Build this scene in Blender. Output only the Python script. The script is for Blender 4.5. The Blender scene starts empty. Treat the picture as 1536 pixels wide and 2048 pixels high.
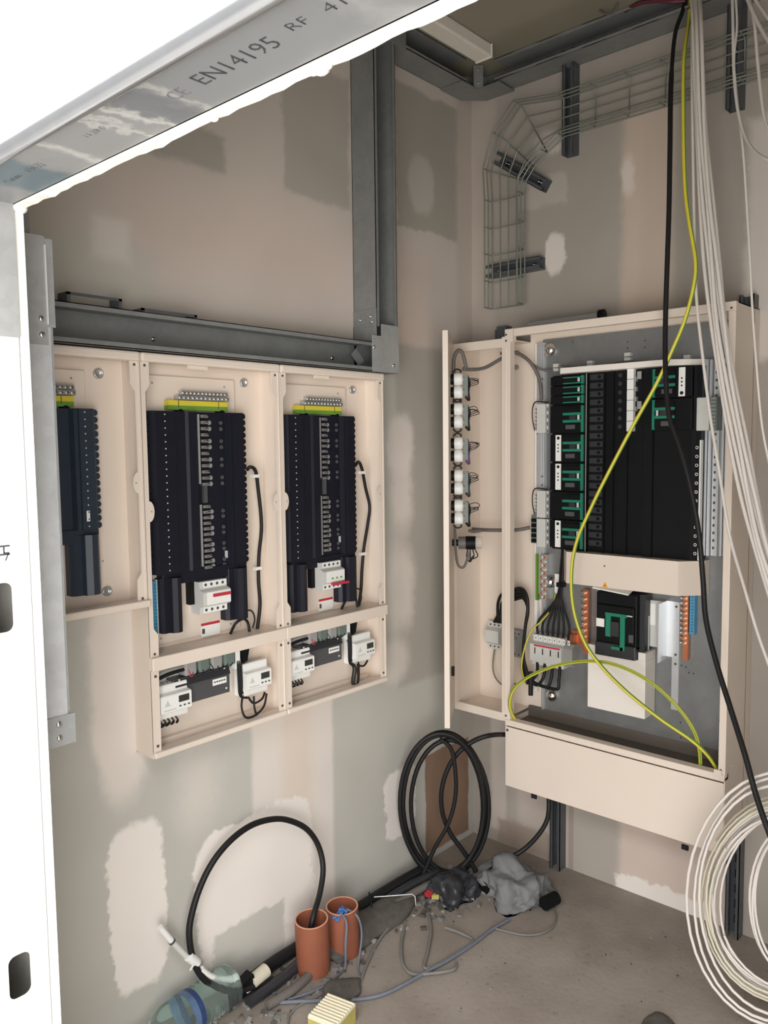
import bpy, bmesh, math, random
from math import sin, cos, pi, radians
from mathutils import Vector, Matrix

random.seed(7)
SC = bpy.context.scene
COL = SC.collection

# ------------------------------------------------------------------ camera
F, YAW, PITCH, ROLL = 1603.3723, radians(41.865), radians(-4.6708), radians(-0.6784)
CAM = Vector((-2.5475, -1.8197, 1.5519))
FWD = Vector((cos(PITCH) * cos(YAW), cos(PITCH) * sin(YAW), sin(PITCH)))
_r = Vector((sin(YAW), -cos(YAW), 0))
_u = _r.cross(FWD)
RGT = _r * cos(ROLL) + _u * sin(ROLL)
UPV = -_r * sin(ROLL) + _u * cos(ROLL)
cam = bpy.data.cameras.new('camera')
cam.sensor_fit = 'VERTICAL'
cam.sensor_height = 32.0
cam.lens = F / 2048 * 32.0
cam.clip_start = 0.02
co = bpy.data.objects.new('camera', cam)
COL.objects.link(co)
M3 = Matrix((RGT, UPV, -FWD)).transposed().to_4x4()
M3.translation = CAM
co.matrix_world = M3
SC.camera = co

# ------------------------------------------------------------------ light
SC.view_settings.view_transform = 'Standard'
SC.view_settings.look = 'None'
SC.view_settings.gamma = 1.0
SC.view_settings.use_curve_mapping = False
SC.view_settings.exposure = 0.0
W = bpy.data.worlds.new('overcast_daylight')
SC.world = W
W.use_nodes = True
bg = W.node_tree.nodes['Background']
bg.inputs[0].default_value = (1.0, 0.99, 0.98, 1)
bg.inputs[1].default_value = 0.7


def area(name, loc, target, sx, sy, power, color):
    l = bpy.data.lights.new(name, 'AREA')
    l.shape = 'RECTANGLE'
    l.size, l.size_y, l.energy, l.color = sx, sy, power, color
    o = bpy.data.objects.new(name, l)
    COL.objects.link(o)
    o.location = loc
    o.rotation_euler = (Vector(target) - Vector(loc)).to_track_quat('-Z', 'Y').to_euler()
    return o


area('daylight_opening', (-3.7, -2.6, 1.15), (-0.9, -0.4, 1.2), 2.6, 2.0, 125, (1.0, 0.985, 0.965))
area('daylight_from_above', (-5.2, -2.4, 5.0), (-5.0, -2.4, 0.0), 6.0, 5.0, 850, (0.99, 0.99, 1.0))
SC.cycles.max_bounces = 8
SC.cycles.diffuse_bounces = 5


# ------------------------------------------------------------------ rays: a photo pixel to a point of a plane in the room
def ray(px, py):
    return FWD + RGT * ((px - 768) / F) - UPV * ((py - 1024) / F)


def at(px, py, ax, val):
    d = ray(px, py)
    return CAM + d * ((val - CAM[ax]) / d[ax])


def atp(px, py, P, n):
    d = ray(px, py)
    P, n = Vector(P), Vector(n)
    return CAM + d * ((P - CAM).dot(n) / d.dot(n))


def a1(px, py, d):          # left wall frame (x, -d, z)
    return tuple(at(px, py, 1, -d))


def a2(px, py, d):          # back wall frame (u, -d, z), u runs to the right along that wall
    p = at(px, py, 0, -d)
    return (-p.y, p.x, p.z)


def q2(px, py, d):
    p = a2(px, py, d)
    return p[0], p[2]


def q1(px, py, d):
    p = a1(px, py, d)
    return p[0], p[2]


# ------------------------------------------------------------------ materials
MATS = {}


def nt(m):
    m.use_nodes = True
    return m.node_tree, m.node_tree.nodes, m.node_tree.links, m.node_tree.nodes['Principled BSDF']


def mat(name, col, rough=0.5, metal=0.0, var=0.06, scale=30.0, bump=0.0, spec=0.5, alpha=None, trans=0.0):
    m = bpy.data.materials.new(name)
    t, N, L, b = nt(m)
    tc = N.new('ShaderNodeTexCoord')
    nz = N.new('ShaderNodeTexNoise')
    nz.inputs['Scale'].default_value = scale
    nz.inputs['Detail'].default_value = 4
    L.new(tc.outputs['Object'], nz.inputs['Vector'])
    mr = N.new('ShaderNodeMapRange')
    mr.inputs[3].default_value = 1 - var
    mr.inputs[4].default_value = 1 + var
    L.new(nz.outputs[0], mr.inputs[0])
    mx = N.new('ShaderNodeVectorMath')
    mx.operation = 'SCALE'
    mx.inputs[0].default_value = col
    L.new(mr.outputs[0], mx.inputs['Scale'])
    L.new(mx.outputs[0], b.inputs['Base Color'])
    b.inputs['Roughness'].default_value = rough
    b.inputs['Metallic'].default_value = metal
    b.inputs['Specular IOR Level'].default_value = spec
    if trans:
        b.inputs['Transmission Weight'].default_value = trans
        b.inputs['IOR'].default_value = 1.15
    if bump:
        bp = N.new('ShaderNodeBump')
        bp.inputs['Strength'].default_value = bump
        bp.inputs['Distance'].default_value = 0.003
        L.new(nz.outputs[0], bp.inputs['Height'])
        L.new(bp.outputs[0], b.inputs['Normal'])
    MATS[name] = m
    return m


def galv(name, col, rough=0.45, metal=0.75, scale=70):
    m = bpy.data.materials.new(name)
    t, N, L, b = nt(m)
    tc = N.new('ShaderNodeTexCoord')
    v = N.new('ShaderNodeTexVoronoi')
    v.inputs['Scale'].default_value = scale
    L.new(tc.outputs['Object'], v.inputs['Vector'])
    nz = N.new('ShaderNodeTexNoise')
    nz.inputs['Scale'].default_value = 9
    nz.inputs['Detail'].default_value = 5
    L.new(tc.outputs['Object'], nz.inputs['Vector'])
    sep = N.new('ShaderNodeSeparateColor')
    L.new(v.outputs['Color'], sep.inputs[0])
    a = N.new('ShaderNodeMath'); a.operation = 'MULTIPLY_ADD'
    a.inputs[1].default_value = 0.16
    L.new(sep.outputs[0], a.inputs[0])
    L.new(nz.outputs[0], a.inputs[2])
    mr = N.new('ShaderNodeMapRange')
    mr.inputs[1].default_value = 0.2
    mr.inputs[2].default_value = 0.95
    mr.inputs[3].default_value = 0.78
    mr.inputs[4].default_value = 1.2
    L.new(a.outputs[0], mr.inputs[0])
    mx = N.new('ShaderNodeVectorMath'); mx.operation = 'SCALE'
    mx.inputs[0].default_value = col
    L.new(mr.outputs[0], mx.inputs['Scale'])
    L.new(mx.outputs[0], b.inputs['Base Color'])
    b.inputs['Roughness'].default_value = rough
    b.inputs['Metallic'].default_value = metal
    MATS[name] = m
    return m


CREAM = mat('cream_powder_coat', (0.745, 0.645, 0.555), 0.42, var=0.03, scale=8)
CREAMW = mat('pale_cream_coat', (0.80, 0.75, 0.69), 0.4, var=0.02, scale=8)
BLACK = mat('black_plastic', (0.006, 0.0065, 0.0075), 0.5, var=0.2, spec=.16)
INKY = mat('blue_black_shroud', (0.010, 0.0105, 0.018), 0.45, var=0.2, spec=.25)
BLACK2 = mat('charcoal_plastic', (0.026, 0.027, 0.031), 0.45, var=0.2)
NAVY = mat('blue_black_plastic', (0.022, 0.034, 0.052), 0.4, var=0.2)
DGREY = mat('dark_grey_plastic', (0.075, 0.075, 0.078), 0.5)
MGREY = mat('mid_grey_plastic', (0.30, 0.30, 0.29), 0.5)
LGREY = mat('light_grey_plastic', (0.58, 0.58, 0.55), 0.45)
WHITE = mat('white_plastic', (0.82, 0.82, 0.79), 0.4, var=0.03)
PAPER = mat('paper_label', (0.85, 0.84, 0.80), 0.7, var=0.03)
GREEN = mat('green_plastic', (0.01, 0.20, 0.12), 0.4, var=0.1)
GREYGRN = mat('grey_green_ct', (0.13, 0.17, 0.15), 0.5)
RED = mat('red_plastic', (0.50, 0.03, 0.05), 0.4)
BLUE = mat('blue_plastic', (0.06, 0.30, 0.52), 0.45)
YEL = mat('yellow_insulation', (0.66, 0.55, 0.05), 0.45)
GRN = mat('green_insulation', (0.14, 0.30, 0.04), 0.45)
ORANGE = mat('orange_sticker', (0.85, 0.35, 0.02), 0.5)
COPPER = mat('copper', (0.62, 0.22, 0.11), 0.38, metal=0.8, var=0.12)
ZINC = mat('zinc_plate', (0.50, 0.50, 0.49), 0.35, metal=0.7, var=0.15)
STEEL = mat('bright_steel', (0.78, 0.78, 0.77), 0.2, metal=1.0, var=0.05)
CHROME = mat('chrome', (0.85, 0.85, 0.85), 0.08, metal=1.0, var=0.02)
ALU = mat('aluminium', (0.66, 0.68, 0.70), 0.35, metal=0.6, var=0.06)
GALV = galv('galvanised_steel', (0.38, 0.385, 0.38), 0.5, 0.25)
GALVD = galv('dark_galvanised_trunking', (0.225, 0.23, 0.225), 0.55, 0.2)
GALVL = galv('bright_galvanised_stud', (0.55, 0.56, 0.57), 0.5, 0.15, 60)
GALV_LIT = mat('overlit_galvanised', (0.74, 0.74, 0.73), 0.5, 0.1, var=.04, scale=12)  # galvanised steel whitened for the strong light on the jamb and flange
PLATE = galv('galvanised_back_plate', (0.225, 0.23, 0.23), 0.45, 0.45, 30)
DARKFILL = mat('dark_brown_plate', (0.13, 0.11, 0.09), 0.6, metal=.2)
STRUT = galv('slotted_strut_steel', (0.13, 0.138, 0.15), 0.45, 0.5)
WIRE = mat('zinc_wire', (0.27, 0.295, 0.26), 0.45, metal=0.5, var=0.2)
DARK = mat('dark_void', (0.008, 0.008, 0.008), 0.9)
WCABLE = mat('white_cable_sheath', (0.66, 0.61, 0.565), 0.5, var=0.05)
ICABLE = mat('ivory_cable_sheath', (0.58, 0.54, 0.43), 0.5, var=0.05)
BCABLE = mat('black_cable_sheath', (0.010, 0.010, 0.0105), 0.5, var=0.25, spec=.3)
GCABLE = mat('grey_cable_loom', (0.13, 0.115, 0.105), 0.55, var=0.15)
PURPLE = mat('violet_wire', (0.10, 0.05, 0.16), 0.5)
BLUEC = mat('blue_cord', (0.13, 0.142, 0.175), 0.7, var=0.2)
DUSTY = mat('dusty_grey_cord', (0.17, 0.165, 0.15), 0.8, var=0.25)
TERRA = mat('orange_brown_upvc', (0.25, 0.082, 0.045), 0.5, var=0.22, scale=14)
TERRAE = mat('cut_upvc_rim', (0.60, 0.32, 0.20), 0.7, var=0.1)
GREYCLOTH = mat('dusty_grey_sheet', (0.17, 0.172, 0.172), 0.8, var=0.3, scale=12, bump=0.4)
BEAD = mat('rounded_steel_edge', (0.50, 0.51, 0.53), 0.28, metal=0.9, var=0.1)
MAROON = mat('maroon_sheath', (0.11, 0.02, 0.035), 0.5)
DIRT = mat('dirt_and_rubble', (0.085, 0.076, 0.066), 0.95, var=0.5, scale=40)
PLAST = mat('plasterboard_core', (0.84, 0.82, 0.76), 0.85, var=0.04, bump=0.3)
OLIVE = mat('yellow_green_foam', (0.42, 0.36, 0.10), 0.85, var=0.2)
CREAMT = mat('ridged_cream_board', (0.70, 0.64, 0.47), 0.8, var=0.08)
BROWNCARD = mat('brown_gypsum_paper', (0.22, 0.135, 0.085), 0.85, var=0.12)
BLUELAB = mat('dark_blue_bottle_label', (0.025, 0.05, 0.15), 0.4, var=0.4, scale=60)
SKYLAB = mat('pale_blue_bottle_label', (0.09, 0.15, 0.26), 0.4, var=0.5, scale=40)
PET = mat('clear_bottle_plastic', (0.78, 0.92, 0.88), 0.06, trans=0.94, var=0.02)
LENS = mat('clear_lens', (0.8, 0.8, 0.75), 0.15, trans=0.7, var=0.02)
LCD = mat('lcd_screen', (0.035, 0.04, 0.032), 0.25)
BATTEN = mat('white_lamp_body', (0.78, 0.74, 0.66), 0.5)
INK = mat('black_stencil_ink', (0.045, 0.045, 0.05), 0.8)
INKG = mat('faded_stencil_ink', (0.15, 0.15, 0.16), 0.8)
GREYLAB = mat('grey_label', (0.50, 0.50, 0.49), 0.6)


# ------------------------------------------------------------------ mesh builder
class MB:
    def __init__(self):
        self.bm = bmesh.new()
        self.m = []

    def mi(self, m):
        if m not in self.m:
            self.m.append(m)
        return self.m.index(m)

    def face(self, vs, m, smooth=False):
        try:
            f = self.bm.faces.new(vs)
        except ValueError:
            return None
        f.material_index = self.mi(m)
        f.smooth = smooth
        return f

    def box(self, x0, x1, y0, y1, z0, z1, m, bev=0.0):
        x0, x1 = min(x0, x1), max(x0, x1)
        y0, y1 = min(y0, y1), max(y0, y1)
        z0, z1 = min(z0, z1), max(z0, z1)
        v = [self.bm.verts.new((x, y, z)) for x in (x0, x1) for y in (y0, y1) for z in (z0, z1)]
        fs = [self.face([v[i] for i in ids], m) for ids in
              ((0, 1, 3, 2), (4, 6, 7, 5), (0, 4, 5, 1), (2, 3, 7, 6), (0, 2, 6, 4), (1, 5, 7, 3))]
        if bev:
            es = {e for f in fs for e in f.edges}
            r = bmesh.ops.bevel(self.bm, geom=list(es), offset=bev, segments=2, affect='EDGES', profile=0.5, clamp_overlap=True)
            k = self.mi(m)
            for f in r['faces']:
                f.material_index = k
        return self

    def bx(self, u0, u1, d0, d1, z0, z1, m, bev=0.0):       # d = distance out of the wall
        return self.box(u0, u1, -d1, -d0, z0, z1, m, bev)

    def obox(self, c, ax, ay, az, sx, sy, sz, m):            # box with its own axes
        c, ax, ay, az = Vector(c), Vector(ax).normalized(), Vector(ay).normalized(), Vector(az).normalized()
        v = [self.bm.verts.new(c + ax * (i * sx / 2) + ay * (j * sy / 2) + az * (k * sz / 2))
             for i in (-1, 1) for j in (-1, 1) for k in (-1, 1)]
        for ids in ((0, 1, 3, 2), (4, 6, 7, 5), (0, 4, 5, 1), (2, 3, 7, 6), (0, 2, 6, 4), (1, 5, 7, 3)):
            self.face([v[i] for i in ids], m)
        return self

    def prism(self, poly, axis, a0, a1, m):
        # axis 'z': poly (u,d); 'u': poly (d,z); 'd': poly (u,z)
        def P(p, a):
            if axis == 'z':
                return (p[0], -p[1], a)
            if axis == 'u':
                return (a, -p[0], p[1])
            return (p[0], -a, p[1])
        A = [self.bm.verts.new(P(p, a0)) for p in poly]
        B = [self.bm.verts.new(P(p, a1)) for p in poly]
        self.face(A, m)
        self.face(list(reversed(B)), m)
        n = len(poly)
        for i in range(n):
            self.face([A[i], A[(i + 1) % n], B[(i + 1) % n], B[i]], m)
        return self

    def _rings(self, rings, mats, closed, caps, smooth=True):
        n = len(rings[0])
        R = [[self.bm.verts.new(p) for p in r] for r in rings]
        k = len(R)
        for i in range(k if closed else k - 1):
            a, b = R[i], R[(i + 1) % k]
            for j in range(n):
                self.face([a[j], a[(j + 1) % n], b[(j + 1) % n], b[j]], mats[j % len(mats)], smooth)
        if caps and not closed:
            for ring in (R[0], R[-1]):
                self.face(ring, mats[0])
                for j in range(n):
                    e = self.bm.edges.get((ring[j], ring[(j + 1) % n]))
                    if e:
                        e.smooth = False
        return self

    def tube(self, pts, r, m, seg=8, closed=False, caps=True):
        P = [Vector(p) for p in pts]
        n = len(P)
        mats = m if isinstance(m, list) else [m]
        T = []
        for i in range(n):
            if closed:
                t = P[(i + 1) % n] - P[i - 1]
            else:
                t = P[min(i + 1, n - 1)] - P[max(i - 1, 0)]
            T.append(t.normalized() if t.length > 1e-9 else Vector((0, 0, 1)))
        nrm = T[0].orthogonal().normalized()
        rings = []
        for i in range(n):
            nrm = nrm - T[i] * nrm.dot(T[i])
            nrm = nrm.normalized() if nrm.length > 1e-6 else T[i].orthogonal().normalized()
            b = T[i].cross(nrm)
            rr = r[i] if isinstance(r, (list, tuple)) else r
            rings.append([P[i] + (nrm * cos(2 * pi * j / seg) + b * sin(2 * pi * j / seg)) * rr for j in range(seg)])
        return self._rings(rings, mats, closed, caps)

    def cyl(self, p0, p1, r, m, seg=12):
        return self.tube([p0, p1], r, m, seg)

    def lathe(self, prof, o, ax, m, seg=20, caps=True, closed=False):
        o, ax = Vector(o), Vector(ax).normalized()
        a = ax.orthogonal().normalized()
        b = ax.cross(a)
        rings = [[o + ax * h + (a * cos(2 * pi * j / seg) + b * sin(2 * pi * j / seg)) * r for j in range(seg)] for r, h in prof]
        return self._rings(rings, [m], closed, caps)

    def disc(self, c, ax, r, t, m, seg=16):
        c, ax = Vector(c), Vector(ax).normalized()
        return self.tube([c, c + ax * t], r, m, seg)

    def dome(self, c, ax, r, m, seg=16):
        prof = [(r * cos(a), r * sin(a)) for a in [i * pi / 2 / 6 for i in range(6)]] + [(r * 0.05, r)]
        return self.lathe(prof, c, ax, m, seg)

    def plate(self, outline, holes, m, axis, a0, a1):
        # flat plate with holes, coordinates as in prism
        def P(p, a):
            if axis == 'z':
                return (p[0], -p[1], a)
            if axis == 'u':
                return (a, -p[0], p[1])
            return (p[0], -a, p[1])
        fronts = []
        for a in (a0, a1):
            es, loops = [], []
            for lp in [outline] + holes:
                vs = [self.bm.verts.new(P(p, a)) for p in lp]
                loops.append(vs)
                es += [self.bm.edges.new((vs[i], vs[(i + 1) % len(vs)])) for i in range(len(vs))]
            r = bmesh.ops.triangle_fill(self.bm, edges=es, use_beauty=True)
            for g in r['geom']:
                if isinstance(g, bmesh.types.BMFace):
                    g.material_index = self.mi(m)
            fronts.append(loops)
        for la, lb in zip(*fronts):
            n = len(la)
            for i in range(n):
                self.face([la[i], la[(i + 1) % n], lb[(i + 1) % n], lb[i]], m)
        return self

    def build(self, name, org=(0, 0, 0)):
        bmesh.ops.recalc_face_normals(self.bm, faces=self.bm.faces[:])
        if Vector(org).length > 0:
            bmesh.ops.translate(self.bm, verts=self.bm.verts[:], vec=-Vector(org))
        me = bpy.data.meshes.new(name)
        self.bm.to_mesh(me)
        self.bm.free()
        for m in self.m:
            me.materials.append(m)
        o = bpy.data.objects.new(name, me)
        COL.objects.link(o)
        return o


def cat(pts, n=6, closed=False):
    P = [Vector(p) for p in pts]
    out = []
    k = len(P)
    rng = k if closed else k - 1
    for i in range(rng):
        if closed:
            p0, p1, p2, p3 = P[i - 1], P[i], P[(i + 1) % k], P[(i + 2) % k]
        else:
            p0, p1, p2, p3 = P[max(i - 1, 0)], P[i], P[i + 1], P[min(i + 2, k - 1)]
        for j in range(n):
            t = j / n
            out.append(0.5 * ((2 * p1) + (p2 - p0) * t + (2 * p0 - 5 * p1 + 4 * p2 - p3) * t * t + (3 * p1 - p0 - 3 * p2 + p3) * t ** 3))
    if not closed:
        out.append(P[-1])
    return out


def tag(o, label, category, group=None):
    o['label'] = label
    o['category'] = category
    if group:
        o['group'] = group
    return o


def place(o, org, frame):
    if frame == 2:
        o.location = (org[1], -org[0], org[2])
        o.rotation_euler = (0, 0, -pi / 2)
    else:
        o.location = org


class T:
    def __init__(self, name, label, category, org, frame=1, group=None):
        self.e = bpy.data.objects.new(name, None)
        COL.objects.link(self.e)
        self.e.empty_display_size = 0.05
        self.org = org
        place(self.e, org, frame)
        tag(self.e, label, category, group)

    def part(self, name, mb, parent=None, label=None, kind=None):
        o = mb.build(name, self.org)
        o.parent = parent or self.e
        if label:
            o['label'] = label
        if kind:
            o['kind'] = kind
        return o


def single(name, label, category, mb, org, frame=1, group=None, kind=None):
    o = mb.build(name, org)
    place(o, org, frame)
    tag(o, label, category, group)
    if kind:
        o['kind'] = kind
    return o


def struct(name, mb, parent=None):
    o = mb.build(name)
    if parent:
        o.parent = parent
    else:
        o['kind'] = 'structure'
    return o


def text(name, body, size, m, origin, right, up, parent=None, ext=0.0003, offset=0.0, sx=1.0):
    c = bpy.data.curves.new(name, 'FONT')
    c.body = body
    c.size = size
    c.extrude = ext
    c.offset = offset
    c.resolution_u = 2
    tmp = bpy.data.objects.new(name, c)
    COL.objects.link(tmp)
    dg = bpy.context.evaluated_depsgraph_get()
    me = bpy.data.meshes.new_from_object(tmp.evaluated_get(dg))
    bpy.data.objects.remove(tmp)
    me.materials.clear()
    me.materials.append(m)
    o = bpy.data.objects.new(name, me)
    COL.objects.link(o)
    r, u = Vector(right).normalized(), Vector(up).normalized()
    n = r.cross(u)
    mt = Matrix((r * sx, u, n)).transposed().to_4x4()
    mt.translation = Vector(origin)
    me.transform(mt)
    o.parent = parent
    return o


def dupe(o, parent, loc):
    c = o.copy()
    COL.objects.link(c)
    c.parent = parent
    c.location = loc
    return c


# ------------------------------------------------------------------ structure
def wall_material(name, uaxis, board, patches, rough=0.85):
    m = bpy.data.materials.new(name)
    t, N, L, b = nt(m)

    def math(op, a, c=None, clamp=False):
        n = N.new('ShaderNodeMath')
        n.operation = op
        n.use_clamp = clamp
        for i, v in enumerate((a, c)):
            if v is None:
                continue
            if isinstance(v, (int, float)):
                n.inputs[i].default_value = v
            else:
                L.new(v, n.inputs[i])
        return n.outputs[0]
    tc = N.new('ShaderNodeTexCoord')
    sp = N.new('ShaderNodeSeparateXYZ')
    L.new(tc.outputs['Object'], sp.inputs[0])
    u = sp.outputs['X'] if uaxis == 'x' else math('MULTIPLY', sp.outputs['Y'], -1.0)
    z = sp.outputs['Z']
    nz = N.new('ShaderNodeTexNoise')
    nz.inputs['Scale'].default_value = 7
    nz.inputs['Detail'].default_value = 6
    nz.inputs['Roughness'].default_value = 0.65
    L.new(tc.outputs['Object'], nz.inputs['Vector'])
    ns = N.new('ShaderNodeSeparateColor')
    L.new(nz.outputs['Color'], ns.inputs[0])
    n1 = math('SUBTRACT', ns.outputs[0], 0.5)
    n2 = math('SUBTRACT', ns.outputs[1], 0.5)
    nf = N.new('ShaderNodeTexNoise')
    nf.inputs['Scale'].default_value = 38
    nf.inputs['Detail'].default_value = 3
    L.new(tc.outputs['Object'], nf.inputs['Vector'])
    nfs = N.new('ShaderNodeSeparateColor')
    L.new(nf.outputs['Color'], nfs.inputs[0])
    f1 = math('SUBTRACT', nfs.outputs[0], 0.5)
    f2 = math('SUBTRACT', nfs.outputs[1], 0.5)
    # mottled board paper
    big = N.new('ShaderNodeTexNoise')
    big.inputs['Scale'].default_value = 1.6
    big.inputs['Detail'].default_value = 3
    L.new(tc.outputs['Object'], big.inputs['Vector'])
    mr = N.new('ShaderNodeMapRange')
    mr.inputs[1].default_value = 0.3
    mr.inputs[2].default_value = 0.7
    mr.inputs[3].default_value = 0.9
    mr.inputs[4].default_value = 1.08
    L.new(big.outputs[0], mr.inputs[0])
    col = None
    base = N.new('ShaderNodeRGB')
    base.outputs[0].default_value = (*board, 1)
    col = base.outputs[0]
    for pt in patches:
        uc, zc, hu, hz, c, edge, amp, strength = pt[:8]
        ell = len(pt) > 8
        pw = 2.4 if ell and pt[8] == 1 else 5.0
        uu = math('ADD', math('ADD', u, math('MULTIPLY', n1, amp)), math('MULTIPLY', f1, amp * .35))
        zz = math('ADD', math('ADD', z, math('MULTIPLY', n2, amp)), math('MULTIPLY', f2, amp * .35))
        dx = math('SUBTRACT', math('ABSOLUTE', math('SUBTRACT', uu, uc)), hu)
        dz = math('SUBTRACT', math('ABSOLUTE', math('SUBTRACT', zz, zc)), hz)
        d = math('MAXIMUM', dx, dz)
        if ell:
            ex_ = math('POWER', math('ABSOLUTE', math('DIVIDE', math('SUBTRACT', uu, uc), hu)), pw)
            ez_ = math('POWER', math('ABSOLUTE', math('DIVIDE', math('SUBTRACT', zz, zc), hz)), pw)
            d = math('MULTIPLY', math('SUBTRACT', math('POWER', math('ADD', ex_, ez_), 1 / pw), 1.0), min(hu, hz))
        k = N.new('ShaderNodeMapRange')
        k.interpolation_type = 'SMOOTHSTEP'
        k.inputs[1].default_value = -edge
        k.inputs[2].default_value = edge
        k.inputs[3].default_value = strength
        k.inputs[4].default_value = 0.0
        L.new(d, k.inputs[0])
        mx = N.new('ShaderNodeMix')
        mx.data_type = 'RGBA'
        L.new(k.outputs[0], mx.inputs[0])
        L.new(col, mx.inputs[6])
        mx.inputs[7].default_value = (*c, 1)
        col = mx.outputs[2]
    sc = N.new('ShaderNodeVectorMath')
    sc.operation = 'SCALE'
    L.new(col, sc.inputs[0])
    L.new(mr.outputs[0], sc.inputs['Scale'])
    L.new(sc.outputs[0], b.inputs['Base Color'])
    b.inputs['Roughness'].default_value = rough
    b.inputs['Specular IOR Level'].default_value = 0.25
    bp = N.new('ShaderNodeBump')
    bp.inputs['Strength'].default_value = 0.12
    bp.inputs['Distance'].default_value = 0.004
    L.new(nz.outputs[0], bp.inputs['Height'])
    L.new(bp.outputs[0], b.inputs['Normal'])
    return m


CMP = (0.73, 0.665, 0.61)      # joint compound
CMPL = (0.81, 0.755, 0.70)     # fresher compound
BRD = (0.505, 0.49, 0.445)      # board paper
BRDD = (0.37, 0.345, 0.30)     # bare darker board
PINK = (0.62, 0.50, 0.44)
# (u, z, half width, half height, colour, edge softness, edge wobble, strength [, elliptical])
M_LEFT = wall_material('jointed_plasterboard_left', 'x', BRD, [
    (-1.0, 2.32, 1.25, 0.52, (0.57, 0.505, 0.45), 0.05, 0.10, 0.95),
    (-1.06, 2.12, 0.42, 0.12, PINK, 0.10, 0.15, 0.6),
    (-1.28, 2.345, 0.13, 0.05, BRDD, 0.012, 0.05, 0.85),
    (-0.80, 2.50, 0.14, 0.20, BRDD, 0.012, 0.06, 0.75),
    (-0.26, 2.54, 0.175, 0.235, BRDD, 0.008, 0.05, 0.95),
    (-0.30, 2.46, 0.07, 0.10, BRD, 0.012, 0.05, 0.8, 1),
    (-1.58, 1.98, 0.20, 0.07, (0.52, 0.50, 0.44), 0.03, 0.08, 0.7),
    (-1.50, 2.06, 0.05, 0.05, CMP, 0.02, 0.05, 0.6),
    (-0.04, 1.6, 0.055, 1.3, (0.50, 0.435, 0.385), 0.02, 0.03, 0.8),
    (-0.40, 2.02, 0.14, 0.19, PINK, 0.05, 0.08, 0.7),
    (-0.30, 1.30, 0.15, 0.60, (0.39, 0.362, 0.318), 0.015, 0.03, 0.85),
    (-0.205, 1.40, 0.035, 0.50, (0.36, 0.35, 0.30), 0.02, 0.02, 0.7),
    (-0.43, 1.56, 0.075, 0.10, CMP, 0.02, 0.06, 0.85, 1),
    (-0.421, 1.40, 0.060, 0.14, CMP, 0.03, 0.08, 0.8, 1),
    (-0.436, 1.06, 0.075, 0.16, CMP, 0.03, 0.08, 0.75, 1),
    (-0.47, 0.80, 0.07, 0.07, CMP, 0.03, 0.05, 0.7, 1),
    (-1.520, 0.95, 0.085, 0.29, CMP, 0.016, 0.05, 0.95, 1),
    (-1.494, 0.365, 0.080, 0.225, CMPL, 0.005, 0.075, 1.0, 2),
    (-1.30, 0.62, 0.06, 0.10, CMP, 0.05, 0.08, 0.55, 1),
    (-0.945, 0.40, 0.165, 0.55, CMP, 0.012, 0.02, 0.9),
    (-0.935, 0.56, 0.06, 0.25, (0.69, 0.58, 0.49), 0.03, 0.05, 0.7),
    (-1.10, 0.275, 0.225, 0.205, CMPL, 0.007, 0.12, 0.97, 2),
    (-1.13, 0.085, 0.13, 0.085, BRD, 0.008, 0.07, 0.85),
    (-0.447, 0.285, 0.082, 0.128, CMPL, 0.005, 0.10, 0.95, 2),
    (-0.17, 0.215, 0.135, 0.19, (0.25, 0.155, 0.10), 0.005, 0.03, 0.95),
])
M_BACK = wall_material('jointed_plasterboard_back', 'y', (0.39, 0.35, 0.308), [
    (0.04, 2.0, 0.065, 1.0, (0.47, 0.405, 0.355), 0.02, 0.03, 0.8),
    (0.40, 2.32, 0.20, 0.36, (0.345, 0.312, 0.272), 0.04, 0.06, 0.6),
    (0.69, 2.30, 0.085, 0.32, (0.54, 0.44, 0.365), 0.02, 0.04, 0.9),
    (0.36, 2.22, 0.038, 0.075, CMP, 0.006, 0.05, 0.9, 1),
    (0.33, 2.60, 0.06, 0.04, CMP, 0.012, 0.06, 0.6, 1),
    (0.625, 2.42, 0.02, 0.06, CMP, 0.008, 0.05, 0.6, 1),
    (0.30, 2.44, 0.10, 0.05, (0.50, 0.45, 0.395), 0.01, 0.08, 0.6),
    (0.92, 2.33, 0.07, 0.30, (0.38, 0.35, 0.31), 0.03, 0.05, 0.6),
    (1.07, 2.15, 0.07, 0.35, CMP, 0.02, 0.05, 0.7),
    (0.12, 0.29, 0.035, 0.24, (0.60, 0.53, 0.47), 0.012, 0.03, 0.9),
    (0.28, 0.30, 0.07, 0.21, (0.50, 0.43, 0.38), 0.02, 0.04, 0.8),
    (0.24, 0.05, 0.12, 0.05, (0.30, 0.235, 0.19), 0.015, 0.07, 0.8),
    (0.435, 0.2, 0.010, 0.5, (0.30, 0.24, 0.20), 0.003, 0.004, 0.8),
    (0.82, 0.2, 0.20, 0.30, (0.62, 0.51, 0.44), 0.02, 0.03, 0.85),
    (0.78, 0.02, 0.17, 0.035, CMPL, 0.006, 0.08, 0.8),
])
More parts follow.
